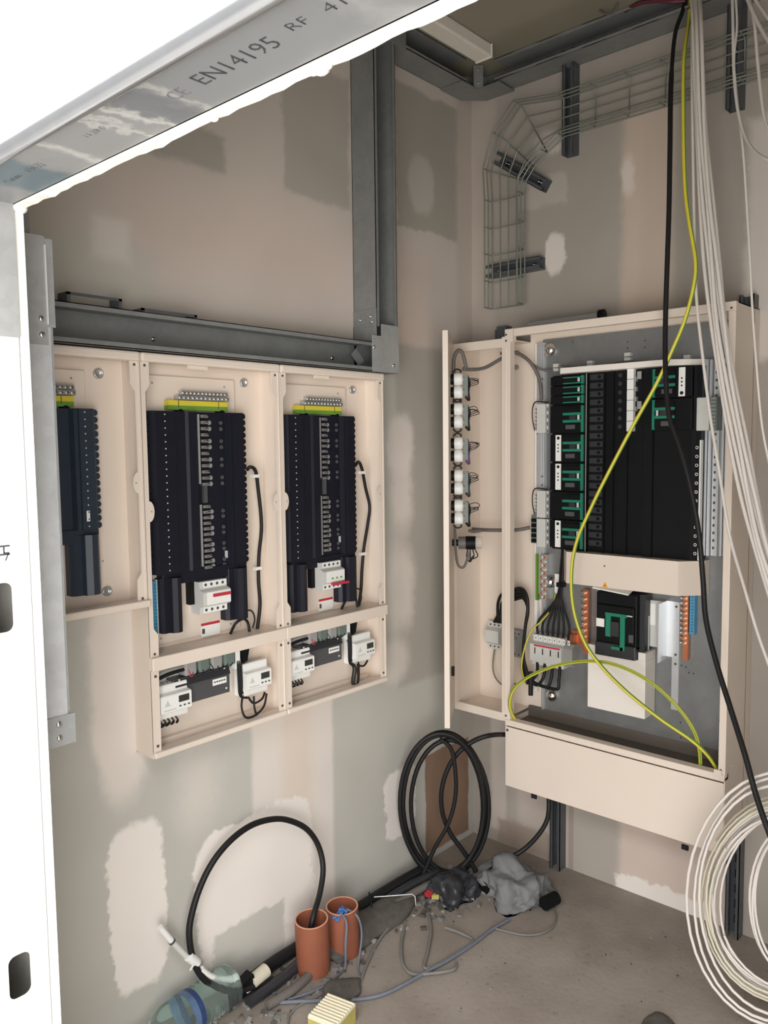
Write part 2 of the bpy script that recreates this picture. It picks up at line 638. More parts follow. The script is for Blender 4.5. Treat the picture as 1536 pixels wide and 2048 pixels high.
M_LINTEL = wall_material('smeared_galvanised_track', 'y', (0.23, 0.235, 0.24), [
    (0.66, 1.94, 0.055, 1.0, (0.11, 0.15, 0.175), 0.012, 0.05, 0.85),
    (0.86, 1.94, 0.13, 1.0, (0.30, 0.30, 0.30), 0.03, 0.15, 0.7),
    (0.80, 1.94, 0.008, 1.0, (0.58, 0.57, 0.54), 0.012, 0.10, 0.7),
    (0.955, 1.94, 0.008, 1.0, (0.62, 0.61, 0.58), 0.008, 0.14, 0.8),
    (0.91, 1.94, 0.004, 1.0, (0.58, 0.57, 0.54), 0.008, 0.16, 0.7),
    (1.04, 1.94, 0.006, 1.0, (0.50, 0.49, 0.47), 0.010, 0.16, 0.6),
    (0.99, 1.94, 0.03, 1.0, (0.12, 0.13, 0.145), 0.02, 0.14, 0.6),
    (1.33, 1.94, 0.01, 1.0, (0.42, 0.42, 0.42), 0.03, 0.15, 0.5),
], 0.45)
M_PAINT = wall_material('white_primed_board', 'y', (0.80, 0.77, 0.70), [
    (1.2, 2.35, 0.5, 0.2, (0.78, 0.72, 0.66), 0.05, 0.2, 0.5)])
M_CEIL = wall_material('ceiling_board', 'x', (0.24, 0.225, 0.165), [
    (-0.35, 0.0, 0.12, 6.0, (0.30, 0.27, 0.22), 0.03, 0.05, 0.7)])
M_SIDE = wall_material('plasterboard_side', 'x', BRD, [])


def floor_material():
    m = bpy.data.materials.new('dusty_concrete')
    t, N, L, b = nt(m)
    tc = N.new('ShaderNodeTexCoord')
    n1 = N.new('ShaderNodeTexNoise'); n1.inputs['Scale'].default_value = 5; n1.inputs['Detail'].default_value = 8
    n2 = N.new('ShaderNodeTexNoise'); n2.inputs['Scale'].default_value = 55; n2.inputs['Detail'].default_value = 3
    for n in (n1, n2):
        L.new(tc.outputs['Object'], n.inputs['Vector'])
    r1 = N.new('ShaderNodeValToRGB')
    e = r1.color_ramp.elements
    e[0].position, e[0].color = 0.30, (0.215, 0.18, 0.15, 1)
    e[1].position, e[1].color = 0.66, (0.30, 0.258, 0.22, 1)
    L.new(n1.outputs[0], r1.inputs[0])
    r2 = N.new('ShaderNodeValToRGB')
    e = r2.color_ramp.elements
    e[0].position, e[0].color = 0.25, (0.68, 0.66, 0.64, 1)
    e[1].position, e[1].color = 0.38, (1, 1, 1, 1)
    L.new(n2.outputs[0], r2.inputs[0])
    mx = N.new('ShaderNodeVectorMath'); mx.operation = 'MULTIPLY'
    L.new(r1.outputs[0], mx.inputs[0]); L.new(r2.outputs[0], mx.inputs[1])
    L.new(mx.outputs[0], b.inputs['Base Color'])
    b.inputs['Roughness'].default_value = 0.85
    bp = N.new('ShaderNodeBump'); bp.inputs['Strength'].default_value = 0.3; bp.inputs['Distance'].default_value = 0.004
    L.new(n2.outputs[0], bp.inputs['Height']); L.new(bp.outputs[0], b.inputs['Normal'])
    return m


M_FLOOR = floor_material()
ZC = 2.90
XI, XW, XB, XF = -1.95, -1.965, -2.065, -2.081      # inner face, inner stud edge, outer stud edge, outer face of the door wall
YJ, YR, ZL = -0.52, -2.25, 1.935                    # jamb, far jamb, lintel height

struct('floor', MB().box(XF, 0.12, -7, 0.12, -0.15, 0, M_FLOOR))
struct('floor_outside', MB().box(-11, XF, -10, 6, -0.15, -0.004, mat('pale_outdoor_concrete', (0.62, 0.60, 0.56), 0.9, var=.08, scale=3)))
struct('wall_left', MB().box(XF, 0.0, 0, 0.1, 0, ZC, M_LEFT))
struct('wall_back', MB().box(0, 0.1, -2.8, 0.1, 0, ZC, M_BACK))
struct('wall_right', MB().box(XF, 0.0, -2.9, -2.8, 0, ZC, M_SIDE))
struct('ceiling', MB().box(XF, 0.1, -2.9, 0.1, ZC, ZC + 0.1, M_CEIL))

# the door wall, seen from outside: boards on both faces of a steel stud frame, opening left unlined
wf = MB()
wf.box(XF, XB, YJ + 0.001, 0.1, 0, 3.4, M_PAINT)
wf.box(XF, XB, YR, YJ, ZL + 0.004, 3.4, M_PAINT)
wf.box(XF, XB, -4.5, YR, 0, 3.4, M_PAINT)
struct('wall_front', wf)
wi = MB()
rnd = random.Random(3)




ys = [YJ - 0.012 + (YR - YJ) * i / 90 for i in range(91)]
low = []
for y in ys:
    k = rnd.random()
    low.append((y, ZL + rnd.uniform(-0.0012, 0.0012) - (0.003 if k > 0.94 else 0)))
outl = [(YJ + 0.0, ZL)] + low + [(YR - 0.012, ZC), (YJ + 0.0, ZC)]
v0 = [wi.bm.verts.new((XW, y, z)) for y, z in outl]
v1 = [wi.bm.verts.new((XI, y, z)) for y, z in outl]
wi.face(v0, PLAST); wi.face(list(reversed(v1)), PLAST)
for i in range(len(outl)):
    j = (i + 1) % len(outl)
    wi.face([v0[i], v0[j], v1[j], v1[i]], PLAST)
wi.box(XW, XI, YJ, 0, 0, ZC, PLAST)
wi.box(XW, XI, -2.8, YR, 0, ZC, PLAST)
# blobs of filler along the broken corner
for (px, py, r) in ((615, 124, .010), (428, 236, .006), (75, 424, .012), (632, 120, .006), (598, 130, .006)):
    p = at(px, py, 2, ZL)
    wi.lathe([(r * cos(a), r * 0.7 * sin(a)) for a in [-1.4 + 2.8 * i / 6 for i in range(7)]], (XI - 0.006, p.y, ZL), (0, 0, 1), PLAST, 9)
struct('trim_4', wi)

lin = MB()
lin.box(XB + 0.002, XW - 0.001, YR, YJ + 0.02, ZL + 0.004, ZL + 0.006, M_LINTEL)
lin.box(XB + 0.002, XB + 0.004, YR, YJ, ZL + 0.004, ZL + 0.05, GALVL)
lin.box(XW - 0.003, XW - 0.001, YR, YJ, ZL + 0.004, ZL + 0.05, GALVL)
lin.tube([(XF + 0.009, YJ + 0.02, ZL + 0.004), (XF + 0.009, YR, ZL + 0.004)], 0.0105, BEAD, 14)
# the track is turned down on to the jamb stud
lin.box(XB + 0.002, XW - 0.001, YJ - 0.004, YJ - 0.002, 1.732, ZL + 0.004, GALV)
lintel = struct('trim_1', lin)


def rrect(u0, u1, z0, z1, r, n=4):
    pts = []
    for cu, cz, a0 in ((u1 - r, z1 - r, 0), (u0 + r, z1 - r, pi / 2), (u0 + r, z0 + r, pi), (u1 - r, z0 + r, 1.5 * pi)):
        for i in range(n + 1):
            a = a0 + pi / 2 * i / n
            pts.append((cu + r * cos(a), cz + r * sin(a)))
    return pts


jb = MB()
jb.plate([(XB, 0.0), (XW - 0.002, 0.0), (XW - 0.002, 1.75), (XB, 1.75)],
         [rrect(-2.034, -1.998, 0.648, 0.722, 0.012), rrect(-2.033, -1.9975, 1.262, 1.342, 0.012)], GALV_LIT, 'd', -YJ - 0.0005, -YJ + 0.001)
jb.box(XB, XB + 0.0015, YJ, YJ + 0.04, 0, 1.75, GALV_LIT)
jb.box(XW - 0.004, XW - 0.0025, YJ, YJ + 0.04, 0, 1.75, GALV_LIT)
jamb = struct('trim_2', jb)
lf = MB()
lf.box(XB, XW, YJ + 0.3, YJ + 0.302, 0, 1.75, DARK)  # dark sheet added for the shade behind the stud slots
struct('void_shade', lf)

# stencilled printing on the steel
R_, U_ = (0, -1, 0), (-1, 0, 0)
for body, size, px, py, m, sx in (('CE', 0.026, 352, 208, INKG, 1.0), ('EN14195', 0.032, 408, 178, INK, 1.08), ('RF', 0.019, 584, 72, INK, 1.4),
                                  ('41', 0.022, 658, 36, INK, 1.4), ('Cmm   1862)', 0.017, 18, 372, INKG, 1.25), ('11:28 0', 0.013, 175, 282, INKG, 1.2)):
    p = at(px, py, 2, ZL)
    text('stencilled_marking', body, size, m, (p.x, p.y, ZL + 0.0035), R_, U_, lintel, sx=sx, offset=-0.0006)
for body, px, py, size in (('H', 20, 1112, 0.028), ('7', 7, 1122, 0.02)):
    p = at(px, py, 1, YJ)
    text('stencilled_marking', body, size, INK, (p.x, YJ - 0.0008, p.z), (0, 0, 1) if body == 'H' else (1, 0, 0), (-1, 0, 0) if body == 'H' else (0, 0, 1), jamb)


# ------------------------------------------------------------------ galvanised cable trunking
def screw(mb, c, ax, r=0.005, m=STEEL):
    mb.lathe([(r, 0), (r * 0.95, r * 0.4), (r * 0.5, r * 0.65), (0.0003, r * 0.7)], c, ax, m, 10)


def u_trunk(u0, u1, z0, z1, d, m, axis, lip=0.012):
    # open fronted channel on a wall; axis 'u' runs along the wall, 'z' runs up
    mb = MB()
    t = 0.002
    if axis == 'u':
        mb.bx(u0, u1, 0.001, 0.001 + t, z0, z1, m)
        mb.bx(u0, u1, 0.001, d, z0, z0 + t, m)
        mb.bx(u0, u1, 0.001, d, z1 - t, z1, m)
        mb.bx(u0, u1, d - t, d, z0, z0 + lip, m)
        mb.bx(u0, u1, d - t, d, z1 - lip, z1, m)
    else:
        mb.bx(u0, u1, 0.001, 0.001 + t, z0, z1, m)
        mb.bx(u0, u0 + t, 0.001, d, z0, z1, m)
        mb.bx(u1 - t, u1, 0.001, d, z0, z1, m)
        mb.bx(u0, u0 + lip, d - t, d, z0, z1, m)
        mb.bx(u1 - lip, u1, d - t, d, z0, z1, m)
    return mb


TD = 0.10
t = T('cable_trunking', 'horizontal open galvanised trunking running along the top of the left-hand panel boards', 'trunking', (-1.30, 0, 1.788), 1, 'galvanised trunking lengths')
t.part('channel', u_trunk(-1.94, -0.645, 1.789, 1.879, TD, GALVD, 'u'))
for (xa, xb, zt) in ((-1.667, -1.533, 1.902), (-1.482, -1.325, 1.888)):
    b = MB()
    b.bx(xa, xb, TD - 0.006, TD - 0.002, zt - 0.006, zt, STRUT)
    b.bx(xa, xa + 0.008, TD - 0.045, TD - 0.002, 1.8795, zt, STRUT)
    b.bx(xb - 0.008, xb, TD - 0.045, TD - 0.002, 1.8795, zt, STRUT)
    t.part('lid_strap', b)
b = MB()
for px, py in ((306, 678), (664, 716)):
    p = a1(px, py, 0.004)
    b = MB()
    screw(b, (p[0], -0.004, p[2]), (0, -1, 0), 0.007)
    t.part('screw', b)
b = None
b = MB()
b.obox((-0.70, -0.06, 1.832), (1, 0, 1), (0, 1, 0), (-1, 0, 1), 0.03, 0.002, 0.05, GALVD)
t.part('loose_cover_clip', b)

t = T('cable_trunking', 'vertical open galvanised trunking dropping from the ceiling beside the room corner', 'trunking', (-0.60, 0, 1.79), 1, 'galvanised trunking lengths')
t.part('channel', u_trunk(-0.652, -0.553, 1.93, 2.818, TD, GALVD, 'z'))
b = MB()                      # corner fitting with a closed front
b.bx(-0.655, -0.55, 0.001, TD, 1.788, 1.792, GALVD)
b.bx(-0.553, -0.55, 0.001, TD, 1.788, 1.935, GALVD)
b.bx(-0.655, -0.652, 0.001, TD, 1.88, 1.985, GALVD)
b.bx(-0.655, -0.55, 0.001, 0.003, 1.788, 1.935, GALVD)
b.prism([(-0.675, 1.788), (-0.549, 1.788), (-0.549, 1.938), (-0.632, 1.938), (-0.632, 1.90), (-0.675, 1.90)], 'd', TD - 0.001, TD + 0.002, GALV)
t.part('corner_fitting', b)
b = MB()
for px, py in ((748, 694), (787, 731)):
    p = a1(px, py, TD + 0.002)
    b = MB()
    screw(b, p, (0, -1, 0), 0.006)
    t.part('screw', b)
for (d, z) in ((0.03, 1.955), (0.075, 1.962), (0.08, 1.945)):
    b = MB()
    screw(b, (-0.655, -d, z), (-1, 0, 0), 0.006)
    t.part('screw', b)

t = T('cable_trunking', 'shadowed galvanised trunking under the ceiling on the left wall', 'trunking', (-0.6, 0, 2.82), 1, 'galvanised trunking lengths')
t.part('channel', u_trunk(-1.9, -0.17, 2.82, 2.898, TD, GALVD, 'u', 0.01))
b = MB()
b.bx(-0.66, -0.5, TD + 0.0005, TD + 0.003, 2.812, 2.898, GALVD)
screw(b, (-0.535, -TD - 0.003, 2.86), (0, -1, 0), 0.006)
t.part('tee_cover', b)
t = T('cable_trunking', 'shadowed galvanised trunking under the ceiling above the wire cable tray', 'trunking', (1.0, 0, 2.825), 2, 'galvanised trunking lengths')
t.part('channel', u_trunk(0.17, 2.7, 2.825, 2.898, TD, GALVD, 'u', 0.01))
t = T('trunking_elbow', 'galvanised trunking elbow joining two ceiling trunkings in the room corner', 'trunking', (-0.1, 0, 2.82), 1)
b = MB()
b.prism([(-0.19, 0.001), (-0.07, 0.003), (-0.004, 0.07), (-0.002, 0.19), (-0.10, 0.19), (-0.102, 0.101), (-0.19, 0.10)], 'z', 2.814, 2.8185, GALVD)
b.prism([(-0.19, 0.001), (-0.07, 0.003), (-0.004, 0.07), (-0.002, 0.19), (-0.005, 0.19), (-0.007, 0.072), (-0.072, 0.006), (-0.19, 0.004)], 'z', 2.8185, 2.897, GALVD)
t.part('elbow_base', b)
b = MB()
b.obox((-0.104, -0.104, 2.857), (1, -1, 0), (1, 1, 0), (0, 0, 1), 0.034, 0.004, 0.078, GALVD)
for z in (2.835, 2.88):
    screw(b, (-0.1065, -0.1065, z), (-1, -1, 0), 0.004)
t.part('corner_strap', b)

# drop beside the doorway
t = T('cable_trunking', 'vertical lidded galvanised trunking just inside the doorway, lit grey with mottled lid', 'trunking', (-1.9, -0.37, 1.0), 1, 'galvanised trunking lengths')
b = MB()
b.box(XI + 0.001, -1.850, -0.398, -0.300, 1.02, 1.925, GALV)
b.box(XI + 0.001, -1.883, -0.396, -0.330, 1.925, 2.81, GALVD)  # upper length in darker steel, painted for the shadow there
t.part('channel', b)
t.part('lid', MB().box(XI + 0.003, -1.856, -0.402, -0.398, 1.035, 1.775, GALVL), label='mottled bright lid')
b = MB()
b.box(XI + 0.001, -1.8625, -0.4055, -0.402, 1.74, 1.93, GALV)
b.box(-1.8625, -1.847, -0.4035, -0.400, 1.772, 1.927, GALV)
b.box(-1.8640, -1.8615, -0.4085, -0.4030, 1.776, 1.915, GALV_LIT)  # pale strip painted as the highlight along the flange
for z in (1.757, 1.785):
    screw(b, (-1.874, -0.4055, z), (0, -1, 0), 0.006)
t.part('upper_coupler', b)
b = MB()
b.box(XI + 0.001, -1.844, -0.4055, -0.402, 1.006, 1.062, GALV)
b.box(-1.851, -1.844, -0.403, -0.300, 1.006, 1.05, GALV)
for z in (1.022, 1.048):
    screw(b, (-1.876, -0.4055, z), (0, -1, 0), 0.006)
t.part('end_coupler', b)

# ------------------------------------------------------------------ lamp on the ceiling
t = T('ceiling_batten', 'unlit whitish batten lamp on the dark ceiling near the corner', 'lamp', (-0.5, -0.19, ZC), 1)
t.part('lamp_body', MB().box(-0.95, -0.20, -0.225, -0.16, ZC - 0.045, ZC - 0.001, BATTEN, 0.006))
t.part('end_cap', MB().box(-0.2, -0.192, -0.227, -0.158, ZC - 0.047, ZC - 0.001, BATTEN, 0.003))

# ------------------------------------------------------------------ wire cable tray on the back wall
WR = 0.0025
TB, TF = 0.046, 0.105         # base and flange distance from the wall


def basket(mb, P, along, across, L, w, n, flange=0.05, off=0.0):
    P, al, ac = Vector(P), Vector(along).normalized(), Vector(across).normalized()
    out = Vector((0, -1, 0))
    for k in range(5):
        a = P + ac * (w * k / 4)
        mb.tube([a, a + al * L], WR, WIRE, 6)
    for s in (0, 1):
        for f in (0.55, 1.0):
            a = P + ac * (w * s) + out * (flange * f)
            mb.tube([a, a + al * L], WR, WIRE, 6)
    for i in range(n):
        c = P + al * (off + (L - 2 * off) * i / max(n - 1, 1)) + out * 0.0035
        pts = [c + out * flange, c + out * 0.008, c + ac * 0.008, c + ac * (w - 0.008), c + ac * w + out * 0.008, c + ac * w + out * flange]
        mb.tube(pts, WR, WIRE, 6)


t = T('wire_cable_tray', 'zinc wire basket tray bending from horizontal to vertical on the back wall', 'cable tray', (0.14, 0, 2.06), 2)
m = MB()
basket(m, (0.415, -TB, 2.587), (1, 0, 0), (0, 0, 1), 1.75, 0.125, 16)
t.part('horizontal_run', m)
RUNGS = [((.262, 2.43), (.125, 2.43)), ((.266, 2.475), (.118, 2.54)), ((.300, 2.515), (.160, 2.655)), ((.352, 2.55), (.245, 2.738)), ((.415, 2.587), (.415, 2.712))]
m = MB()
o = Vector((0, -1, 0))
V = [[Vector((a[0] + (b[0] - a[0]) * k / 4, -TB, a[1] + (b[1] - a[1]) * k / 4)) for k in range(5)] for a, b in RUNGS]
for k in range(5):
    m.tube([r[k] for r in V], WR, WIRE, 6)
for k in (0, 4):
    for f in (.027, .05):
        m.tube([r[k] + o * f for r in V], WR, WIRE, 6)
for r in V[1:4]:
    m.tube([r[0] + o * .05, r[0], r[4], r[4] + o * .05], WR, WIRE, 6)
t.part('bend', m)
m = MB()
basket(m, (0.262, -TB, 2.05), (0, 0, 1), (-1, 0, 0), 0.38, 0.137, 5)
t.part('vertical_drop', m)


def bracket(c, ax, L, label):
    # short length of slotted channel, c centre on the wall (u, z)
    c = Vector((c[0], 0, c[1]))
    a = Vector((ax[0], 0, ax[1])).normalized()
    b = Vector((-a.z, 0, a.x))
    mb = MB()
    o = Vector((0, -1, 0))
    h = 0.021
    mb.obox(c + o * 0.002, a, o, b, L, 0.003, 2 * h, STRUT)
    for s in (-1, 1):
        mb.obox(c + b * s * (h - 0.001) + o * 0.021, a, o, b, L, 0.041, 0.003, STRUT)
        mb.obox(c + b * s * (h - 0.0055) + o * 0.040, a, o, b, L, 0.003, 0.011, STRUT)
    for k in (-0.32, 0.02, 0.34):
        mb.lathe([(0.008, 0), (0.008, 0.004), (0.004, 0.005), (0.004, 0.018), (0.0005, 0.019)], c + a * L * k + o * 0.004, o, STEEL, 8)
    return single('slotted_bracket', label, 'bracket', mb, (c.x, 0, c.z - 0.02), 2, 'slotted brackets under the wire tray')


bracket((0.425, 2.70), (0, 1), 0.34, 'vertical slotted steel bracket under the left end of the horizontal wire tray')
bracket((0.965, 2.69), (0, 1), 0.32, 'vertical slotted steel bracket on the far right of the wire tray')
bracket((0.232, 2.52), (0.88, -0.62), 0.245, 'tilted slotted steel bracket behind the bend of the wire tray')
bracket((0.205, 2.19), (1, 0.0), 0.225, 'horizontal slotted steel bracket near the bottom end of the wire tray')


# ------------------------------------------------------------------ panel boards on the left wall
FD = 0.078


def stile(mb, ue, s, z0, z1, m, tab=True):
    # ue outer edge, s = +1 stile runs to the right of ue, -1 to the left
    w, we = 0.014, 0.026
    zm = (z0 + z1) / 2
    pts = [(0.001, z0), (we, z0), (we, z0 + 0.055), (w, z0 + 0.072)]
    if tab:
        for i in range(9):
            a = -pi / 2 + pi * i / 8
            pts.append((w + 0.014 * cos(a), zm + 0.026 * sin(a)))
    pts += [(w, z1 - 0.072), (we, z1 - 0.055), (we, z1), (0.001, z1)]
    mb.prism([(ue + s * p[0], p[1]) for p in pts], 'd', FD - 0.004, FD, m)
    mb.bx(ue + s * 0.001, ue + s * 0.005, FD - 0.02, FD + 0.002, z0, z1, m)
    for z in (z0 + 0.008, z1 - 0.008):
        mb.disc((ue + s * 0.014, -FD, z), (0, -1, 0), 0.0035, 0.001, DGREY, 10)
    if tab:
        mb.disc((ue + s * 0.020, -FD, zm), (0, -1, 0), 0.0022, 0.0008, MGREY, 8)


def scallop_shroud(mb, x0, x1, z0, z1, n, m):
    D = 0.012
    prof = [(0.004, 0), (0.004, .026), (.014, .040), (.072, .040), (.078, .037), (.104, .037), (.112, .041), (.138, .041), (.143, .026),
            (.236, .026), (.241, .041), (.249, .041), (.2505, .037), (.2525, .037), (.254, .041), (.290, .041), (.299, .028), (.299, 0)]
    k = (x1 - x0) / 0.303
    mb.prism([(x0 + p[0] * k, D + p[1]) for p in prof], 'z', z0, z1, m)
    for s, xe in ((0, x0 + 0.002), (1, x1 - 0.002)):
        for i in range(n):
            z = z0 + (i + 0.5) * (z1 - z0) / n
            r = (z1 - z0) / n * 0.46
            mb.tube([(xe, -(D + 0.004), z), (xe, -(D + 0.027), z)], r, m, 10)


def meter(t, x0, x1, z0, z1, side_leads=True):
    b = MB()
    zc = (z0 + z1) / 2
    h = z1 - z0
    b.prism([(0.012, z0), (0.046, z0), (0.048, z0 + .004), (0.048, z0 + h * .2), (0.066, z0 + h * .24), (0.068, z0 + h * .26), (0.068, z1 - h * .28),
             (0.066, z1 - h * .25), (0.048, z1 - h * .22), (0.048, z1 - .004), (0.046, z1), (0.012, z1)], 'u', x0, x1, WHITE)
    for i in range(7):
        u = x0 + (i + .6) * (x1 - x0) / 7.2
        b.bx(u - .003, u + .003, 0.02, 0.034, z1 - .001, z1 + .0006, MGREY)
    b.disc((x0 + .0, -0.03, z1 - .018), (-1, 0, 0), .004, .0008, MGREY, 10)
    o = t.part('energy_meter', b)
    w = x1 - x0
    d = MB()
    d.bx(x0 + w * .58, x1 - w * .08, .068, .0688, zc - .002, zc + h * .17, LCD)
    t.part('display', d, o, 'dark liquid crystal display')
    d = MB()
    for k in range(3):
        u = x0 + w * (.62 + .14 * k)
        d.bx(u - .003, u + .003, .068, .0695, zc - h * .15, zc - h * .11, DGREY)
    d.prism([(x0 + w * .12, zc - h * .06), (x0 + w * .22, zc + h * .12), (x0 + w * .32, zc - h * .06)], 'd', .068, .0684, LGREY)
    d.bx(x0 + w * .10, x0 + w * .5, .068, .0683, zc - h * .20, zc - h * .16, LGREY)
    t.part('buttons', d, o)
    return o


def panel_board(name, X, label, z_bot, pan_z, toggle_up=True, meters=True, blue=True, cable=None, loops=None, straps=None):
    t = T(name, label, 'electrical panel', (X + .22, 0, z_bot), 1, 'cream electrical panel boards on the left wall')
    Z1, X1 = 1.785, X + 0.44
    zr = 1.0 if meters else z_bot
    b = MB()
    b.bx(X, X1, 0.001, 0.003, z_bot, Z1, CREAM)
    b.bx(X + .0005, X + .003, 0.001, FD - .002, z_bot, Z1, CREAM)
    b.bx(X1 - .003, X1 - .0005, 0.001, FD - .002, z_bot, Z1, CREAM)
    b.bx(X, X1, 0.001, FD, z_bot, z_bot + .003, CREAM)
    b.bx(X, X1, 0.001, FD, Z1 - .003, Z1, CREAM)
    enc = t.part('enclosure', b)
    b = MB()
    b.bx(X + .058, X + .335, .003, .012, zr + .045, Z1 - .045, CREAM, .002)
    for px in (.075, .30):
        for z in (1.72, 1.18 if meters else 1.25, zr + .06):
            b.disc((X + px, -.012, z), (0, -1, 0), .003, .0006, MGREY, 8)
    for z in (1.56, 1.42, 1.28, 1.2):
        b.disc((X + .366, -.003, z), (0, -1, 0), .0028, .0006, MGREY, 8)
    t.part('mounting_plate', b)
    b = MB()
    b.bx(X + .001, X1 - .001, FD - .03, FD + .010, Z1 - .022, Z1 + .0008, CREAM, .006)
    b.bx(X + .14, X + .20, FD - .005, FD - .001, Z1 - .031, Z1 - .022, CREAM)
    t.part('top_rail', b)
    b = MB()
    stile(b, X, 1, zr + (.034 if meters else .014), Z1 - .022, CREAM)
    t.part('stile', b)
    b = MB()
    stile(b, X1, -1, zr + (.034 if meters else .014), Z1 - .022, CREAM)
    t.part('stile', b)
    if meters:
        b = MB()
        b.bx(X + .0035, X1 - .0035, .003, FD, 1.001, 1.034, CREAM)
        b.bx(X + .0005, X1 - .0005, FD - .0005, FD + .012, 1.0, 1.035, CREAM, .003)
        t.part('middle_rail', b)
        for s, ue in ((1, X), (-1, X1)):
            b = MB()
            b.prism([(ue + s * .001, z_bot + .012), (ue + s * .024, z_bot + .012), (ue + s * .024, 1.0), (ue + s * .001, 1.0)], 'd', FD - .003, FD, CREAM)
            b.bx(ue + s * .001, ue + s * .005, FD - .02, FD + .002, z_bot + .012, 1.0, CREAM)
            for z in (z_bot + .03, .985):
                b.disc((ue + s * .014, -FD, z), (0, -1, 0), .004, .001, DGREY, 10)
            t.part('lower_stile', b)
        b = MB()
        b.bx(X + .001, X1 - .001, FD - .03, FD + .009, z_bot, z_bot + .016, CREAM, .004)
        b.bx(X + .03, X1 - .03, .003, .02, z_bot + .003, z_bot + .02, CREAM)
        t.part('bottom_rail', b)
    else:
        b = MB()
        b.bx(X + .001, X1 + .003, FD - .03, FD + .012, z_bot, z_bot + .018, CREAM, .004)
        t.part('bottom_rail', b)
    # washers that hold the box to the wall
    for (u, z) in ((X + .372, 1.735), (X + .372, zr + .04)):
        if meters and z < 1.2:
            continue
        b = MB()
        b.lathe([(.0125, 0), (.0125, .006), (.009, .008), (.009, .003), (.0005, .003)], (u, -.003, z), (0, -1, 0), ZINC, 16)
        t.part('fixing_washer', b)
    # busbar pan
    x0, x1 = X + .041, X + .343
    zp0, zp1 = pan_z
    n = 24 if zp1 - zp0 > .35 else 17
    b = MB()
    scallop_shroud(b, x0, x1, zp0, zp1, n, INKY if meters else NAVY)
    for i in range(n):
        z = zp0 + (i + .5) * (zp1 - zp0) / n
        b.bx(x0 + .040, x0 + .0435, .052, .0526, z - .0016, z + .0016, LGREY)
        if not meters:
            b.bx(x1 - .036, x1 - .033, .053, .0536, z - .0016, z + .0016, LGREY)
        if i % 3 == 1:
            b.bx(x0 + .093, x0 + .095, .046, .0465, z - .001, z + .001, MGREY)
    pan = t.part('busbar_pan', b)
    if meters:
        zlink = (1.408, 1.455)
        b = MB()
        for z0, z1 in ((zlink[1] + .004, zp1 - .006), (zp0 + .006, zlink[0] - .004)):
            b.bx(x0 + .1435, x0 + .150, .038, .046, z0, z1, MGREY)
        b.bx(x0 + .158, x0 + .168, .038, .0475, zlink[0], zlink[1], DGREY)
        t.part('insulating_strip', b, pan)
        first = {}
        k = 0
        for zs in ([zp1 - .011 - .0163 * i for i in range(12)], [zlink[0] - .010 - .0148 * i for i in range(12)]):
            for j, z in enumerate(zs):
                kind = 'b' if j % 3 else 'a'
                if kind not in first:
                    b = MB()
                    b.bx(x0 + .154, x0 + .176, .038, .048, z - .0045, z + .0045, DGREY)
                    b.bx(x0 + .155, x0 + .176, .048, .0495, z - .0030, z - .0008, ZINC)
                    b.bx(x0 + .155, x0 + .168, .048, .0495, z + .0014, z + .0034, ZINC)
                    b.bx(x0 + .153, x0 + .157, .048, .050, z - .0030, z + .0034, ZINC)
                    if kind == 'b':
                        b.lathe([(.0062, 0), (.0062, .002), (.003, .002), (.003, .0005)], (x0 + .186, -.038, z), (0, -1, 0), MGREY, 10)
                        b.bx(x0 + .176, x0 + .186, .038, .0405, z - .0045, z + .0045, MGREY)
                        s_ = MB()
                        s_.lathe([(.0055, 0), (.0055, .002), (.0028, .002), (.0028, .0005)], (x0 + .224, -.038, z), (0, -1, 0), DGREY, 10)
                        first['s'] = (t.part('terminal_screw', s_, pan), z)
                    o = t.part('busbar_contact', b, pan, 'tinned busbar contact')
                    first[kind] = (o, z)
                else:
                    o, zz = first[kind]
                    dupe(o, pan, (0, 0, z - zz))
                    if kind == 'b':
                        dupe(first['s'][0], pan, (0, 0, z - first['s'][1]))
        b = MB()
        b.bx(x0 + .226, x0 + .236, .038, .0386, 1.252, 1.272, GREYLAB)
        t.part('rating_label', b, pan)
    else:
        b = MB()
        b.bx(x0 + .262, x0 + .270, .053, .0536, zp0 + .02, zp0 + .045, WHITE)
        t.part('rating_label', b, pan)
    # insulating legs under the pan
    zt = zp0 + .002
    b = MB()
    b.bx(x0 + .026, x1 - .004, .012, .042, zp0 - .032, zt, INKY if meters else NAVY, .003)
    for u0, u1, drop in ((X + .062, X + .122, .155), (X + .266, X + .338, .155)):
        zb = zp0 - drop
        w = u1 - u0
        prof = [(u0, .012), (u0, .035), (u0 + w * .12, .044), (u0 + w * .35, .044), (u0 + w * .42, .054), (u0 + w * .62, .060), (u0 + w * .85, .056), (u1, .042), (u1, .012)]
        b.prism(prof, 'z', zb, zp0 - .012, INKY if meters else NAVY)
    if meters:
        b.bx(X + .155, X + .175, .012, .03, zp0 - .095, zp0 - .03, BLACK)
    t.part('busbar_shroud', b)
    # earth bar
    e0, e1 = X + .107, X + .293
    b = MB()
    b.bx(e0, e1, .014, .034, 1.652, 1.664, GRN)
    b.bx(e0, e1, .014, .034, 1.664, 1.677, YEL)
    for u in (e0 + .03, e1 - .03):
        b.bx(u - .001, u + .001, .034, .0345, 1.658, 1.676, DGREY)
    eb = t.part('earth_bar_insulation', b, None, 'yellow and green base of the earth bar')
    b = MB()
